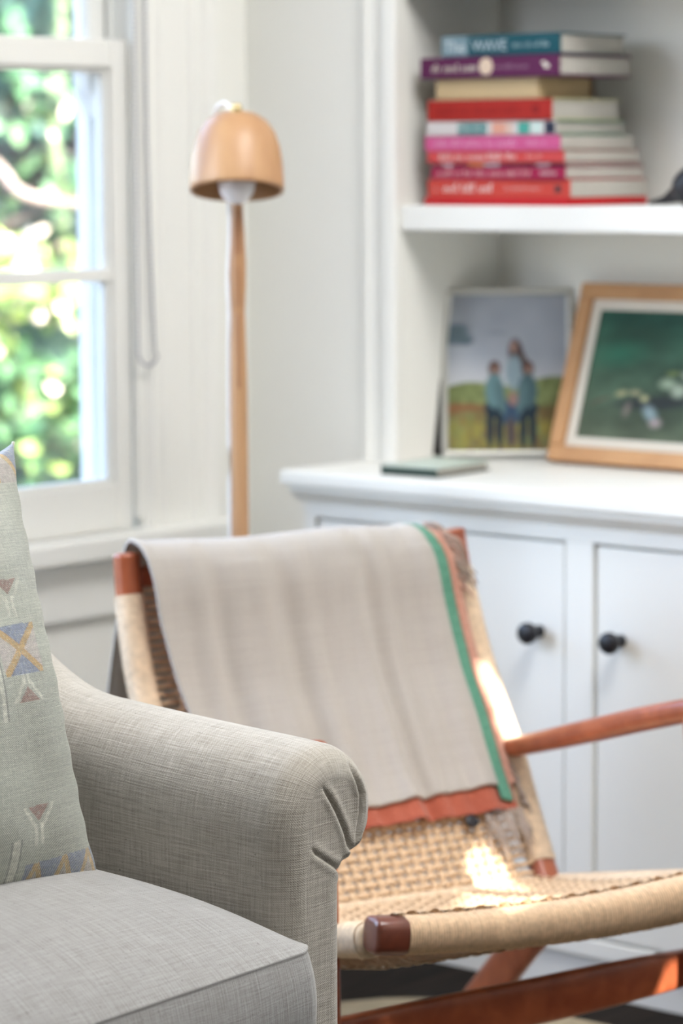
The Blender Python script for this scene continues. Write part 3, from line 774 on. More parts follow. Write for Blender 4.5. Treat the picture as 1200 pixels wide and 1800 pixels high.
boxes('back_cushion', [(-1.494, -.754, .42, .515, .50, .86)], LINENC, sofa, .035, 5, smooth=True)
for l in (-1.55, .05):
    for y in (.04, .60):
        lathe('leg', [(0, 0), (.016, 0), (.024, .11), (.022, .118), (0, .118)], TEAKD, sofa, 20, Matrix.Translation((l, y, 0)))

# ---------------------------------------------------------------- embroidered cushion
def noise2(x, y, s, seed=0):
    """cheap smooth value noise"""
    rs = np.random.RandomState(seed); G = rs.rand(64, 64)
    X = x*s; Y = y*s; xi = np.floor(X).astype(int); yi = np.floor(Y).astype(int); fx = X-xi; fy = Y-yi
    fx = fx*fx*(3-2*fx); fy = fy*fy*(3-2*fy)
    g = lambda a, b: G[a % 64, b % 64]
    return (g(xi, yi)*(1-fx)+g(xi+1, yi)*fx)*(1-fy)+(g(xi, yi+1)*(1-fx)+g(xi+1, yi+1)*fx)*fy
def paint(o, cols):
    ca = o.data.color_attributes.new('paint', 'FLOAT_COLOR', 'POINT')
    c = np.ones((len(cols), 4), dtype=np.float32); c[:, :3] = cols; ca.data.foreach_set('color', c.ravel())
pil = thing('embroidered_cushion', 'grey-green embroidered cushion with blue and ochre motifs leaning in the sofa corner', 'cushion', SO, RZS)
PW, PH = .46, .45
a_r = -.052                                  # right edge in sofa space
def pillow():
    lean = math.atan2(.110, .43)
    u = Vector((0, math.sin(lean), math.cos(lean))); nrm = Vector((0, -math.cos(lean), math.sin(lean)))
    o0 = Vector((0, .190, .507))
    na, nb = 420, 400
    A = 1-(1-np.linspace(0, 1, na))**1.6                       # finer towards the right edge
    A = (1-A)[::-1]; A = 1-A[::-1]
    aa = np.linspace(0, 1, na)**1.0
    A = -1+2*np.sin(aa*math.pi/2)**1.0                         # dense near +1
    B = np.linspace(-1, 1, nb)
    X, Y = np.meshgrid(A, B, indexing='ij')
    cx = a_r-PW/2
    def shape(X, Y, sg):
        ins = .024*(1-np.abs(Y)**3.2); insb = .020*(1-np.abs(X)**3.2)
        x = cx+X*(PW/2-ins+.004*np.abs(Y)**14); y = PH/2+Y*(PH/2-insb+.004*np.abs(X)**14)
        th = .078*(np.clip(1-X**2, 0, 1)*np.clip(1-Y**2, 0, 1))**.42
        th += .0022*np.sin(Y*9+X*4)*(1-X**2)+.003*noise2(X+2, Y+2, 6, 3)*np.clip((1-X**2)*(1-Y**2)*4, 0, 1)
        wr = .0016*np.sin((Y*40)+3*np.sin(X*5))*np.exp(-((1-X)/.10))*(1-np.abs(Y)**4)
        return x, y, sg*(th+wr)
    V = []; UV = []; off = 0; F = []; LB = []
    for sg in (1, -1):
        x, y, t = shape(X, Y, sg)
        pts = np.stack([x.ravel(), np.full(x.size, 0.), np.zeros(x.size)], 1)
        P = np.array(o0)[None, :]+np.outer(y.ravel(), np.array(u))+np.outer(t.ravel(), np.array(nrm)); P[:, 0] += x.ravel()
        V.append(P); UV.append(np.stack([x.ravel(), y.ravel()], 1)); LB.append(np.stack([x.ravel(), y.ravel()], 1))
        gf = grid_faces(na, nb, False, off)
        F += gf if sg < 0 else [q[::-1] for q in gf]
        off += na*nb
    V = np.concatenate(V); UV = np.concatenate(UV); LB = np.concatenate(LB)
    me = bpy.data.meshes.new('cushion_cover'); me.from_pydata(V.tolist(), [], F); me.update()
    ul = me.uv_layers.new(name='UVMap'); idx = np.empty(len(me.loops), dtype=np.int32); me.loops.foreach_get('vertex_index', idx)
    ul.data.foreach_set('uv', UV[idx].astype(np.float32).ravel())
    m = cloth_mat('grey_green_cotton', (.95, .95, .95), (1.28, 1.28, 1.25), (.60, .62, .63), 1000, 1000, 90, herring=.42, bump=.8, attr='paint')
    o = link('cushion_cover', me, m, pil, True)
    l = LB[:, 0]; b = LB[:, 1]
    g = np.array([.415, .43, .375]); cols = np.tile(g, (len(l), 1))
    big = noise2(l+3, b+3, 14, 5); cols *= (1+(big[:, None]-.5)*.30)
    bl = np.clip(noise2(l+3, b+3, 9, 8)*1.8-.75, 0, 1)[:, None]; cols = cols*(1-bl*.45)+np.array([.33, .35, .38])*bl*.45
    BLUE = np.array([.16, .20, .33]); OCH = np.array([.50, .30, .09]); BRN = np.array([.27, .14, .12]); CRM = np.array([.62, .62, .54]); PNK = np.array([.50, .43, .42])
    thr = noise2(l+1, b+1, 900, 11); thr2 = noise2(l+1, b+1, 420, 12)
    def put(mask, c, k=.7):
        w_ = (mask.astype(float)*k*np.where(thr > .22, 1, .35))[:, None]; cols[:] = cols*(1-w_)+c*(.8+.4*thr2[:, None])*w_
    def tri(cl, cb, w, h, upw):      # apex up or down
        d = (b-cb)/h if upw else (cb-b)/h
        return (d > 0) & (d < 1) & (np.abs(l-cl) < w*1.45*(1-d))
    def fig(cl, base, upw):
        put(tri(cl, base, .0118, .0145, upw), BRN)
        s = 1 if upw else -1
        tip = base+s*.0145
        for e in (-1, 1):                                  # stitched arms and stem
            along = (b-base)*s; put((along > 0) & (along < .022) & (np.abs(np.abs(l-cl)-(.0235-.90*along)) < .0030) & (e > 0), CRM, .6)
        along = (b-tip)*s; put((along > .002) & (along < .022) & (np.abs(l-cl) < .0072) & (np.abs(l-cl) > .0022), CRM, .65)
    for c0 in (-.057, -.207, -.357):
        fig(-.104+c0, .303+.0145, False); fig(-.109+c0, .200, True); fig(-.116+c0, .103, False)
        # lozenge band: ochre saltire between blue wedges and pale sides
        cl, cb = -.106+c0, .250; X_ = (l-cl)/.0355; Y_ = (b-cb)/.024; ins_ = (np.abs(X_) < 1) & (np.abs(Y_) < 1)
        put(ins_ & (np.abs(Y_) > np.abs(X_)*1.05+.12), BLUE); put(ins_ & (np.abs(X_) > np.abs(Y_)*1.05+.12), PNK, .6)
        put(ins_ & (np.abs(np.abs(X_)-np.abs(Y_)) < .20) & (np.abs(X_) < .98), OCH)
        put((np.abs(l-(cl-.0450)) < .0035) & (b > .185) & (b < .285), CRM, .7)
        put((np.abs(l-(cl-.0400)) < .0010) & (b > .185) & (b < .285), np.array([.12, .12, .12]), .5)
        put((np.abs(l-(-.151+c0)) < .0050) & (b > .0) & (b < .075), CRM, .7)
        put((np.abs(np.abs(l-(-.151+c0))-.0068) < .0012) & (b > .0) & (b < .075), np.array([.15, .15, .15]), .5)
    for lo_, hi_ in ((.010, .050), (.412, .46)):
        e_ = (b > lo_) & (b < hi_) & (l > -.19)
        zz = np.abs(((l*23) % 1)-.5)*2; yy = (b-lo_)/(hi_-lo_)
        put(e_ & (yy > .1) & (yy > zz+.14), BLUE, .6); put(e_ & (np.abs(yy-zz) < .17), OCH, .6); put(e_ & (yy < zz-.2), PNK*.8, .6)
    paint(o, cols)
    # corded edge
    e = []
    for k in range(121):
        Y_ = -1+2*k/120; x, y, t = shape(np.array([1.]), np.array([Y_]), 1); e.append(o0+u*float(y[0])+Vector((float(x[0]), 0, 0)))
    tube('edge_seam', e, .0016, MATS['grey_green_cotton_plain'], pil, 8, (0, 1, 0))
cloth_mat('grey_green_cotton_plain', (.43, .44, .39), (.52, .53, .47), (.33, .34, .30), 900, 900, 60)
pillow()

# ---------------------------------------------------------------- flat painted pictures
def picture(name, wd, ht, fn, m, parent, y, nx=150, nz=190, z0=0., x0=0.):
    X, Z = np.meshgrid(np.linspace(0, 1, nx), np.linspace(0, 1, nz), indexing='ij')
    V = np.stack([(x0+X*wd).ravel(), np.full(X.size, y), (z0+Z*ht).ravel()], 1)
    o = pydata(name, V.tolist(), [q for q in grid_faces(nx, nz)], m, parent, True)
    paint(o, fn(X.ravel(), Z.ravel())); return o
def ell(x, z, cx, cz, rx, rz, rot=0., soft=.15):
    c, s = math.cos(rot), math.sin(rot); a = ((x-cx)*c+(z-cz)*s)/rx; b = (-(x-cx)*s+(z-cz)*c)/rz
    return np.clip((1-np.sqrt(a*a+b*b))/soft, 0, 1)[:, None]
def over(c, mask, col): return c*(1-mask)+np.array(col)*mask
def photo_paint(x, z):
    c = np.zeros((len(x), 3))
    sky_ = np.array([.46, .50, .57])[None]*(1-.25*z[:, None])+.06*(noise2(x+1, z+1, 7, 1)[:, None]-.5)
    sky_ = over(sky_, np.clip((.62-z[:, None])*5, 0, 1), (.56, .58, .61))
    c[:] = sky_
    hill = np.clip((.42+.05*x+.02*np.sin(x*9)-z)*60, 0, 1)[:, None]
    c = over(c, hill, (.20, .24, .10)); n = noise2(x+1, z+1, 22, 2)[:, None]
    c = np.where(hill > .5, c*(.7+.6*n), c)
    c = over(c, np.clip((.30-z)*30, 0, 1)[:, None]*(noise2(x, z, 16, 3)[:, None]*.7), (.22, .10, .05))
    c = over(c, ell(x, z, .12, .28, .30, .035, 0, .6)*.7, (.26, .09, .05)); c = over(c, ell(x, z, .95, .22, .22, .16, 0, .6)*.6, (.10, .07, .03))
    c = over(c, np.clip((.22-z)*20, 0, 1)[:, None]*np.clip(noise2(x+5, z+5, 20, 6)[:, None]*1.6-.6, 0, 1), (.30, .26, .06))
    for k, (a, b, r1, r2) in enumerate(((.06, .77, .16, .06), (.10, .72, .14, .05), (.02, .74, .12, .07), (.16, .70, .08, .03))):
        c = over(c, ell(x, z, a, b, r1, r2, .1, .5)*.95, (.12, .17, .20))
    c = over(c, ell(x, z, .42, .755, .13, .022, 0, .8)*.5, (.22, .27, .33))
    # tall standing figure with long hair between two smaller figures
    c = over(c, ell(x, z, .575, .62, .075, .115, .12, .3), (.10, .07, .07)); c = over(c, ell(x, z, .64, .56, .045, .10, .35, .4), (.11, .08, .07))
    c = over(c, ell(x, z, .56, .50, .085, .13, 0, .3), (.27, .36, .41)); c = over(c, ell(x, z, .555, .665, .032, .045, 0, .3), (.38, .24, .20))
    c = over(c, ell(x, z, .53, .24, .10, .10, 0, .25), (.05, .09, .15)); c = over(c, ell(x, z, .53, .12, .05, .11, 0, .3), (.10, .08, .08))
    for cx_ in (.395, .675):
        c = over(c, ell(x, z, cx_, .525, .062, .062, 0, .3), (.11, .065, .055)); c = over(c, ell(x, z, cx_+.005, .515, .030, .036, 0, .3), (.34, .21, .17))
        c = over(c, ell(x, z, cx_, .27, .095, .07, 0, .2), (.03, .05, .07))
        for q in (-.04, .04): c = over(c, ell(x, z, cx_+q, .15, .036, .16, 0, .25), (.025, .04, .055))
        c = over(c, ell(x, z, cx_, .385, .090, .125, 0, .22), (.085, .15, .165) if cx_ > .5 else (.14, .25, .27))
        c = over(c, ell(x, z, cx_+(.05 if cx_ < .5 else -.05), .34, .045, .13, .25 if cx_ < .5 else -.25, .3), (.11, .19, .21))
    c = over(c, ell(x, z, .55, .33, .05, .055, 0, .4), (.32, .20, .18))
    return c
def green_paint(x, z):
    n = noise2(x+1, z+1, 6, 4)[:, None]; n2 = noise2(x+1, z+1, 17, 9)[:, None]
    c = np.array([.015, .085, .055])[None]*z[:, None]+np.array([.075, .095, .06])[None]*(1-z[:, None]); c = c*(.65+.8*n)*(.85+.3*n2)
    c = over(c, ell(x, z, .16, .66, .22, .14, .2, .9)*.55, (.03, .20, .12)); c = over(c, ell(x, z, .35, .95, .6, .10, 0, .6)*.6, (.008, .04, .03))
    c = over(c, ell(x, z, .42, .30, .30, .07, .1, .5)*.85, (.02, .025, .03))
    rs = random.Random(5)
    for a, b, r1, r2, k, col in ((.22, .36, .05, .03, .4, (.42, .40, .22)), (.30, .37, .05, .03, 0, (.35, .33, .20)), (.36, .33, .035, .035, 0, (.50, .50, .28)), (.41, .22, .05, .09, .5, (.28, .38, .42)), (.45, .15, .05, .05, .3, (.40, .33, .34)),
                             (.48, .45, .07, .06, 0, (.34, .44, .32)), (.55, .40, .06, .07, 0, (.42, .50, .40)), (.50, .53, .06, .03, .2, (.16, .22, .08)), (.60, .52, .07, .05, 0, (.40, .46, .36)), (.66, .36, .06, .08, 0, (.30, .32, .34)), (.27, .24, .03, .08, -.1, (.20, .17, .15)), (.75, .46, .08, .06, 0, (.44, .48, .38)), (.72, .24, .05, .07, .3, (.30, .24, .24)), (.10, .30, .10, .012, .5, (.10, .05, .04))):
        c = over(c, ell(x, z, a, b, r1, r2, k, .8)*.9, col)
    return c
PRINT = attr_mat('printed_photograph', rough=.25, coat=.3); CANVAS = attr_mat('painted_canvas', rough=.6)
def frame_thing(name, label, cat, loc, rz, lean, W_, H_, bar, dep, m, fn, matb=0, fname='frame', pm=None, rad=.002):
    t = thing(name, label, cat, loc, 0); t.rotation_euler = (-lean, 0, rz)
    boxes(fname, [(0, W_, 0, dep, 0, bar), (0, W_, 0, dep, H_-bar, H_), (0, bar, 0, dep, bar, H_-bar), (W_-bar, W_, 0, dep, bar, H_-bar)], m, t, rad)
    boxes('backing', [(bar*.5, W_-bar*.5, dep-.006, dep-.001, bar*.5, H_-bar*.5)], mat('backing_board', (.12, .11, .10), .9), t, 0)
    if not matb: boxes('dark_side_box', [(-.0155, -.0005, .004, dep+.022, 0.003, H_-.006), (-.0155, W_-.03, dep+.0005, dep+.022, 0.003, H_-.006)], mat('dark_side_black', (.03, .028, .027), .8), t, .002)  # added dark box, standing in for the frame's shaded left side
    if matb:
        y = dep*.45; q = bar
        boxes('mount', [(q, W_-q, y, y+.002, q, q+matb), (q, W_-q, y, y+.002, H_-q-matb, H_-q), (q, q+matb, y, y+.002, q+matb, H_-q-matb), (W_-q-matb, W_-q, y, y+.002, q+matb, H_-q-matb)], mat('cream_mount_card', (.66, .62, .54), .8), t, 0)
    picture('photograph' if not matb else 'painting', W_-2*(bar+matb*.9), H_-2*(bar+matb*.9), fn, pm, t, dep*.62, z0=bar+matb*.9, x0=bar+matb*.9)
    return t
SILV = mat('silver_frame', (.50, .50, .46), .32, .5, metal=.35)
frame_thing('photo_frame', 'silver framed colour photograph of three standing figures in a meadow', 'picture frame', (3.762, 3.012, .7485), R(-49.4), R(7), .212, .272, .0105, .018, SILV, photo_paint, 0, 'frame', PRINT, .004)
frame_thing('framed_painting', 'oak framed dark green painting leaning against the niche back', 'picture frame', (3.806, 2.838, .7525), R(-90), R(19), .40, .292, .025, .020, OAK, green_paint, .017, 'frame', CANVAS, .003)

# ---------------------------------------------------------------- pale green notebook at the cabinet edge
nbk = thing('notebook', 'small pale green notebook lying flat at the front of the white cabinet top', 'notebook', (3.600, 2.892, .7455), R(4))
boxes('pages', [(-.070, .066, -.048, .050, .0025, .0125)], PAGE, nbk, .0005)
boxes('cover', [(-.073, .069, -.052, .052, .0126, .0150)], mat('pale_green_cover', (.52, .60, .53), .45, .3), nbk, .0008)
boxes('back_cover', [(-.073, .069, -.052, .052, .0, .0024), (-.073, .069, .050, .0535, .0, .0150), (-.0745, -.070, -.050, .052, .0, .0125)], mat('dark_green_binding', (.03, .05, .04), .5), nbk, .0006)

# ---------------------------------------------------------------- pile of books on the shelf
def lett(txt, size, loc, m, parent, align='LEFT'):
    cu = bpy.data.curves.new('lettering', 'FONT'); cu.body = txt; cu.size = size; cu.extrude = .0001; cu.align_x = align; cu.resolution_u = 3
    tmp = bpy.data.objects.new('tmp', cu); COL.objects.link(tmp); dg = bpy.context.evaluated_depsgraph_get()
    me = bpy.data.meshes.new_from_object(tmp.evaluated_get(dg)); bpy.data.objects.remove(tmp); bpy.data.curves.remove(cu)
    me.materials.clear(); o = link('lettering', me, m, parent); o.location = loc; o.rotation_euler = (R(90), 0, 0); return o
def strokes(name, x0, x1, zc, h, m, parent, y, seed, n=None):
    """lettering too small to read: short upright strokes in word groups"""
    rnd = random.Random(seed); x = x0; L_ = []
    while x < x1:
        for k in range(rnd.randint(3, 8)):
            wd = h*rnd.uniform(.12, .20); hh = h*rnd.choice((.6, .6, .65, 1.0))
            if x+wd > x1: break
            L_.append((x, x+wd, y-.0003, y, zc-h/2, zc-h/2+hh))
            if rnd.random() < .6: L_.append((x, x+h*.38, y-.0003, y, zc-h/2+hh-wd*.8, zc-h/2+hh))
            x += h*rnd.uniform(.42, .6)
        x += h*.5
    if L_: return boxes(name, L_, m, parent, 0)
def cmat(c): return mat('cover_%02d%02d%02d' % tuple(int(v*99) for v in c), c, .6, .18)
# rows from the shelf up: z0, z1, near y, far y, x0 (spine), x1, turn, colours, kind
CREAMT = mat('cream_print', (.72, .66, .55), .6); WHT = mat('white_print', (.74, .72, .70), .6); PNKT = mat('pale_pink_print', (.70, .45, .42), .6)
def book(label, z0, z1, yn, yf, x1, turn, cover, spine=None, hard=False, solid=False, board=None, x0=3.694):
    L_ = yf-yn; D = x1-x0; H = z1-z0-.0006
    t = thing('book', label, 'book', (x0, yf, z0+.0004), R(-90+turn), 'books in the pile on the shelf')     # local x runs along the spine to the right, -y faces the room
    c = cmat(cover); bt_ = .0022 if hard else .0009; ov = .003 if hard else .0
    # local frame after the turn: x -> world -y, y -> world +x
    if solid:
        boxes('slipcase', [(0, L_, 0, D, 0, H)], c, t, .0012)
    else:
        boxes('cover', [(0, L_, .001, D, 0, bt_), (0, L_, .001, D, H-bt_, H)], cmat(board) if board else c, t, .0003)
        boxes('pages', [(ov, L_-ov, .003, D-ov, bt_+.0001, H-bt_-.0001)], PAGE, t, .0006)
        sp = [(0, L_, -.0005 if not hard else -.002, .0028, 0, H)]
        boxes('spine', sp, cmat(spine or cover), t, .0012 if hard else .0005)
    return t, L_, D, H
t, L_, D, H = book('bright red slipcased book lying at the bottom of the pile', 1.1524, 1.1640, 2.713, 2.992, 3.902, 0, (.46, .015, .02), solid=True)
t, L_, D, H = book('coral red paperback with white lettering, second from the bottom of the pile', 1.1642, 1.1920, 2.712, 2.984, 3.900, .5, (.50, .055, .04))
lett('5', .010, (.014, -.0008, .009), PNKT, t)
strokes('lettering', .032, .125, .0145, .013, WHT, t, -.0006, 3); strokes('lettering', .15, .22, .0145, .006, PNKT, t, -.0006, 4)
boxes('emblem', [(.245, .256, -.0009, -.0004, .008, .018)], BLACK, t, 0)
t, L_, D, H = book('magenta paperback with pale lettering above the coral red book', 1.1922, 1.2110, 2.718, 2.978, 3.897, -.4, (.31, .012, .06))
strokes('lettering', .012, .195, .0095, .009, PNKT, t, -.0006, 5); strokes('lettering', .215, .245, .0095, .006, WHT, t, -.0006, 6)
t, L_, D, H = book('thin dark maroon book with coloured patches, pressed above the magenta one', 1.2112, 1.2172, 2.722, 2.974, 3.905, .8, (.13, .02, .035))
for a, b, c in ((.02, .04, (.5, .42, .45)), (.07, .10, (.55, .20, .06)), (.10, .13, (.42, .42, .45)), (.20, .225, (.45, .42, .45))): boxes('colour_patch', [(a, b, -.0009, -.0004, .001, .005)], cmat(c), t, 0)
t, L_, D, H = book('coral pink paperback with white title below the bright pink book', 1.2174, 1.2358, 2.722, 2.985, 3.893, 0, (.52, .06, .06), board=(.40, .05, .05))
strokes('lettering', .025, .175, .0098, .010, WHT, t, -.0006, 7); strokes('lettering', .195, .225, .0098, .007, PNKT, t, -.0006, 8)
t, L_, D, H = book('bright pink paperback in the middle of the pile', 1.2360, 1.2592, 2.728, 2.990, 3.884, -.3, (.52, .09, .23), board=(.10, .20, .12))
strokes('lettering', .020, .18, .0118, .010, cmat((.70, .38, .55)), t, -.0006, 9); strokes('lettering', .20, .235, .0118, .007, cmat((.70, .38, .55)), t, -.0006, 10)
t, L_, D, H = book('paperback with a white and teal patchwork spine under the dark red book', 1.2594, 1.2814, 2.738, 2.986, 3.880, .7, (.56, .53, .52), hard=True, board=(.14, .26, .19))
for a, b, c in ((.062, .118, (.06, .20, .20)), (.128, .155, (.60, .30, .22)), (.155, .168, (.58, .42, .36)), (.178, .200, (.06, .32, .26)), (.204, .222, (.50, .62, .58)), (.228, .2475, (.02, .025, .05))): boxes('colour_patch', [(a, b, -.0024, -.0019, .0015, .0195)], cmat(c), t, 0)
strokes('lettering', .065, .115, .012, .008, WHT, t, -.0024, 11)
t, L_, D, H = book('thick dark red hardback below the turned book', 1.2816, 1.3142, 2.744, 2.984, 3.872, 0, (.34, .018, .012), hard=True, board=(.52, .50, .30))
strokes('lettering', .020, .180, .016, .013, cmat((.22, .008, .008)), t, -.0021, 12); boxes('emblem', [(.205, .216, -.0024, -.0019, .010, .022)], cmat((.20, .008, .008)), t, 0)
# the book turned with its page edges to the room
t = thing('book', 'cream book turned with its page edges to the room below the purple book', 'book', (3.700, 2.978, 1.3146), R(-90), 'books in the pile on the shelf')
CRP = mat('yellowed_pages', (.50, .38, .22), .9, .1, noise=(60, .12, (1, 1, 30)))
boxes('pages', [(.004, .204, .0, .135, .0015, .0310)], CRP, t, .003); boxes('cover', [(0, .208, -.001, .139, 0, .0013), (0, .208, -.001, .139, .0312, .0325)], cmat((.50, .42, .30)), t, .0004)
boxes('spine', [(0, .208, .136, .140, 0, .0325)], cmat((.20, .14, .09)), t, .001)
t, L_, D, H = book('deep purple hardback with a round cream emblem, second from the top', 1.3473, 1.3800, 2.728, 2.998, 3.878, -.6, (.09, .012, .06), hard=True)
strokes('lettering', .024, .115, .016, .012, CREAMT, t, -.0021, 14); strokes('lettering', .150, .212, .016, .006, cmat((.42, .26, .34)), t, -.0021, 15)
ml = Matrix.Translation((.1305, -.0019, .0165)) @ Matrix.Rotation(R(90), 4, 'X'); lathe('round_emblem', [(0, .0004), (.0125, .0004), (.0135, 0)], mat('emblem_cream', (.62, .48, .36), .6), t, 32, ml)
boxes('emblem', [(.238, .246, -.0024, -.0019, .018, .022), (.243, .252, -.0024, -.0019, .012, .018)], CREAMT, t, 0)
t, L_, D, H = book('teal hardback at the very top of the pile', 1.3802, 1.4128, 2.731, 2.956, 3.868, 1.0, (.012, .08, .10), hard=True, spine=(.006, .065, .085))
lett('The', .026, (.006, -.0024, .0065), cmat((.50, .55, .58)), t); boxes('colour_patch', [(.001, .052, -.00215, -.0019, .001, .031)], cmat((.16, .24, .27)), t, 0)
lett('WAVE', .0235, (.060, -.0024, .0078), cmat((.42, .50, .54)), t)
strokes('lettering', .138, .205, .0155, .0075, cmat((.40, .52, .55)), t, -.0021, 16)

# ---------------------------------------------------------------- small black bird figurine on the shelf
bird = thing('bird_figurine', 'small black cast figurine with a long tail resting on the shelf', 'figurine', (3.78, 2.538, 1.1525))
def skin_mesh(name, pts, edges, rad, m, parent, lv=2):
    me = bpy.data.meshes.new(name); me.from_pydata(pts, edges, []); o = link(name, me, m, parent)
    o.modifiers.new('s', 'SKIN')
    for i, r in enumerate(rad): me.skin_vertices[0].data[i].radius = (r, r)
    me.skin_vertices[0].data[0].use_root = True
    s = o.modifiers.new('u', 'SUBSURF'); s.levels = lv; s.render_levels = lv; return o
bp = [(0, 0, .034), (0, .030, .020), (0, .058, .008), (0, .088, .004), (0, -.030, .055), (0, -.040, .085), (0, -.036, .102), (0, -.010, .109), (0, .004, .107)]
skin_mesh('body', bp, [(0, 1), (1, 2), (2, 3), (0, 4), (4, 5), (5, 6), (6, 7), (7, 8)], [.030, .017, .007, .0025, .026, .016, .015, .007, .002], BLACK, bird)
for s in (-1, 1): tube('leg', [(s*.012, -.010, .016), (s*.013, -.012, .0005)], .004, BLACK, bird, 8)
boxes('foot', [(-.026, .026, -.040, .008, 0, .004)], BLACK, bird, .0015)

# ---------------------------------------------------------------- garden outside
GR = mat('garden_soil', (.16, .13, .12), .95, .1, noise=(6, .35))
struct(boxes('ground', [(-6, 26, 3.6, 30, -.55, -.45)], GR))
def leafm(name, c, rough=.45):
    m = mat(name, c, rough, .5, noise=(9, .45)); b = m.node_tree.nodes['Principled BSDF']
    b.inputs['Transmission Weight'].default_value = 0; b.inputs['Subsurface Weight'].default_value = 0; return m
TEALL = leafm('blue_green_leaf', (.05, .125, .115)); TEAL2 = leafm('grey_teal_leaf', (.085, .17, .165)); LIME = leafm('lime_leaf', (.20, .30, .09), .35); MIDG = leafm('mid_green_leaf', (.06, .15, .075), .35); PALE = leafm('pale_leaf', (.60, .56, .50), .6)
BARK = mat('pale_bark', (.26, .22, .20), .85, noise=(8, .3)); BARKD = mat('dark_bark', (.09, .075, .065), .85, noise=(8, .3))
def leaves(name, n, centres, size, m, parent, seed, cup=.25):
    rs = np.random.RandomState(seed); V = np.empty((n*6, 3)); F = []
    ci = rs.randint(0, len(centres), n)
    for k in range(n):
        cx_, cy_, cz_, rx, ry, rz = centres[ci[k]]
        d = rs.normal(size=3); d /= np.linalg.norm(d); r = rs.rand()**.45
        c = np.array([cx_, cy_, cz_])+d*r*np.array([rx, ry, rz])
        a = rs.normal(size=3); a /= np.linalg.norm(a); b = np.cross(a, rs.normal(size=3)); b /= np.linalg.norm(b); nn = np.cross(a, b)
        s = size*rs.uniform(.6, 1.35); w_ = s*.34
        V[k*6:k*6+6] = [c-a*s*.5, c-a*s*.12+b*w_+nn*cup*w_, c+a*s*.22+b*w_*.8+nn*cup*w_, c+a*s*.5, c+a*s*.22-b*w_*.8+nn*cup*w_, c-a*s*.12-b*w_+nn*cup*w_]
        o_ = k*6; F += [(o_, o_+1, o_+2, o_+3), (o_, o_+3, o_+4, o_+5)]
    return tag(pydata(name, V.tolist(), F, m, parent, True), kind='stuff')
GD = Vector((math.cos(AZ), math.sin(AZ), 0)); GL = Vector((math.sin(AZ), -math.cos(AZ), 0))
def G(lat, dist, z): p = GD*dist+GL*lat; return Vector((p.x, p.y, z))
def blob(lat, dist, z, r, rz=None): p = G(lat, dist, z); return (p.x, p.y, p.z, r, r, rz or r)
rnd = random.Random(21)
def branch(name, pts, r0, r1, m, parent): return tube(name, smooth_path(pts, 24), lambda t: r0+(r1-r0)*t, m, parent, 8)
# tall blue-green tree behind, filling the upper panes
tr = thing('garden_tree', 'blue-green leafy tree with pale and dark branches filling the upper panes', 'tree')
cl = [blob(rnd.uniform(-4.2, 1.6), rnd.uniform(12.2, 13.4), rnd.uniform(.9, 4.2), .75) for k in range(46)]
leaves('foliage', 15000, cl, .12, TEALL, tr, 1); leaves('grey_foliage', 5000, cl, .11, TEAL2, tr, 2)
cl2 = [blob(rnd.uniform(-3.2, .8), 11.2, rnd.uniform(.8, 2.9), .35) for k in range(16)]
leaves('light_foliage', 500, cl2, .09, MIDG, tr, 3); leaves('pale_flecks', 90, cl2, .055, PALE, tr, 4)  # small pale flecks scattered through the tree leaves
branch('trunk', [G(-2.3, 12.6, -.45), G(-2.2, 12.6, .8), G(-1.7, 12.5, 2.0), G(-1.9, 12.6, 3.6)], .14, .06, BARKD, tr)
branch('branch', [G(-1.95, 11.0, 1.62), G(-1.36, 10.8, 1.30), G(-1.22, 10.8, 1.21), G(-1.13, 10.7, 1.12), G(-.99, 10.7, 1.085), G(-.70, 10.7, 1.06)], .026, .015, BARK, tr)
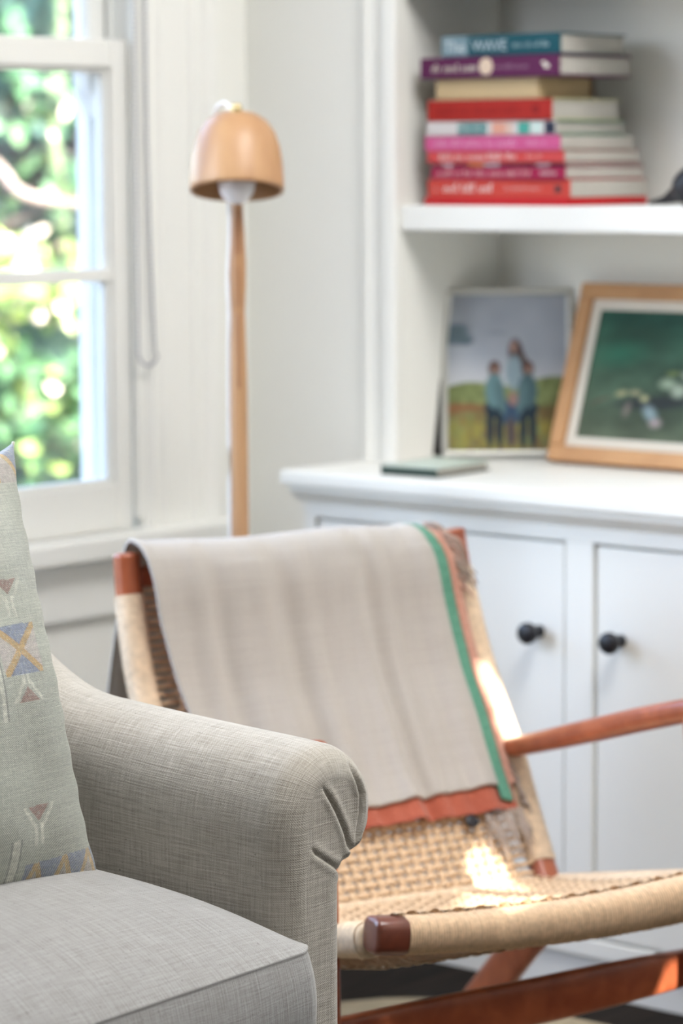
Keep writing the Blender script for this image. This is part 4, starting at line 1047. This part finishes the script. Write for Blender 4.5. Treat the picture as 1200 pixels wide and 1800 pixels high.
branch('branch', [G(-2.0, 10.9, .70), G(-1.30, 10.8, .96), G(-1.12, 10.8, 1.03), G(-.95, 10.7, 1.10), G(-.4, 10.7, 1.36)], .018, .010, BARKD, tr)
branch('branch', [G(-1.05, 11.4, .95), G(-1.08, 11.4, 1.45), G(-1.03, 11.4, 1.9), G(-1.15, 11.4, 2.5)], .032, .02, mat('mossy_green_bark', (.14, .21, .12), .8), tr)
# sunlit shrub below
sh = thing('sunlit_shrub', 'bright lime and green sunlit shrub seen through the lower pane', 'shrub')
hi = [blob(rnd.uniform(-2.6, .4), rnd.uniform(9.6, 10.4), rnd.uniform(.62, .86), .16) for k in range(26)]
mi = [blob(rnd.uniform(-2.6, .4), rnd.uniform(9.7, 10.5), rnd.uniform(.30, .66), .20) for k in range(34)]
lo_ = [blob(rnd.uniform(-2.6, .4), rnd.uniform(10.0, 10.6), rnd.uniform(-.15, .35), .22) for k in range(26)]
leaves('top_leaves', 1500, hi, .075, LIME, sh, 5); leaves('pale_leaves', 900, hi+hi+mi[:12], .06, PALE, sh, 6)  # pale_leaves: blown-out sun on the shrub put into the leaf colour
leaves('leaves', 2600, mi, .075, MIDG, sh, 7); leaves('low_leaves', 1500, lo_, .07, TEALL, sh, 8); leaves('lime_leaves', 500, mi, .06, LIME, sh, 9)
for k in range(7):
    a = -2.2+k*.36; branch('stem', [G(a, 10.2, -.45), G(a+rnd.uniform(-.1, .1), 10.2, 0), G(a+rnd.uniform(-.2, .2), 10.1, .5)], .014, .008, BARKD, sh)
# hedge far behind closes the view between the trunks
hd = thing('garden_hedge', 'dark dense hedge at the far end of the garden behind the tree', 'hedge')
hc = [blob(-6+k*.62, 15.5+rnd.uniform(-.3, .3), z, .7) for k in range(16) for z in (0, 1.1, 2.2, 3.3, 4.4)]
leaves('foliage', 9000, hc, .20, TEAL2, hd, 12)
boxes('core', [(-5, 5, -.25, .25, -.45, 4.6)], mat('hedge_core', (.12, .22, .20), .95), hd).matrix_local = Matrix.Translation(G(-1.3, 15.8, 0)) @ Matrix.Rotation(AZ-math.pi/2, 4, 'Z')
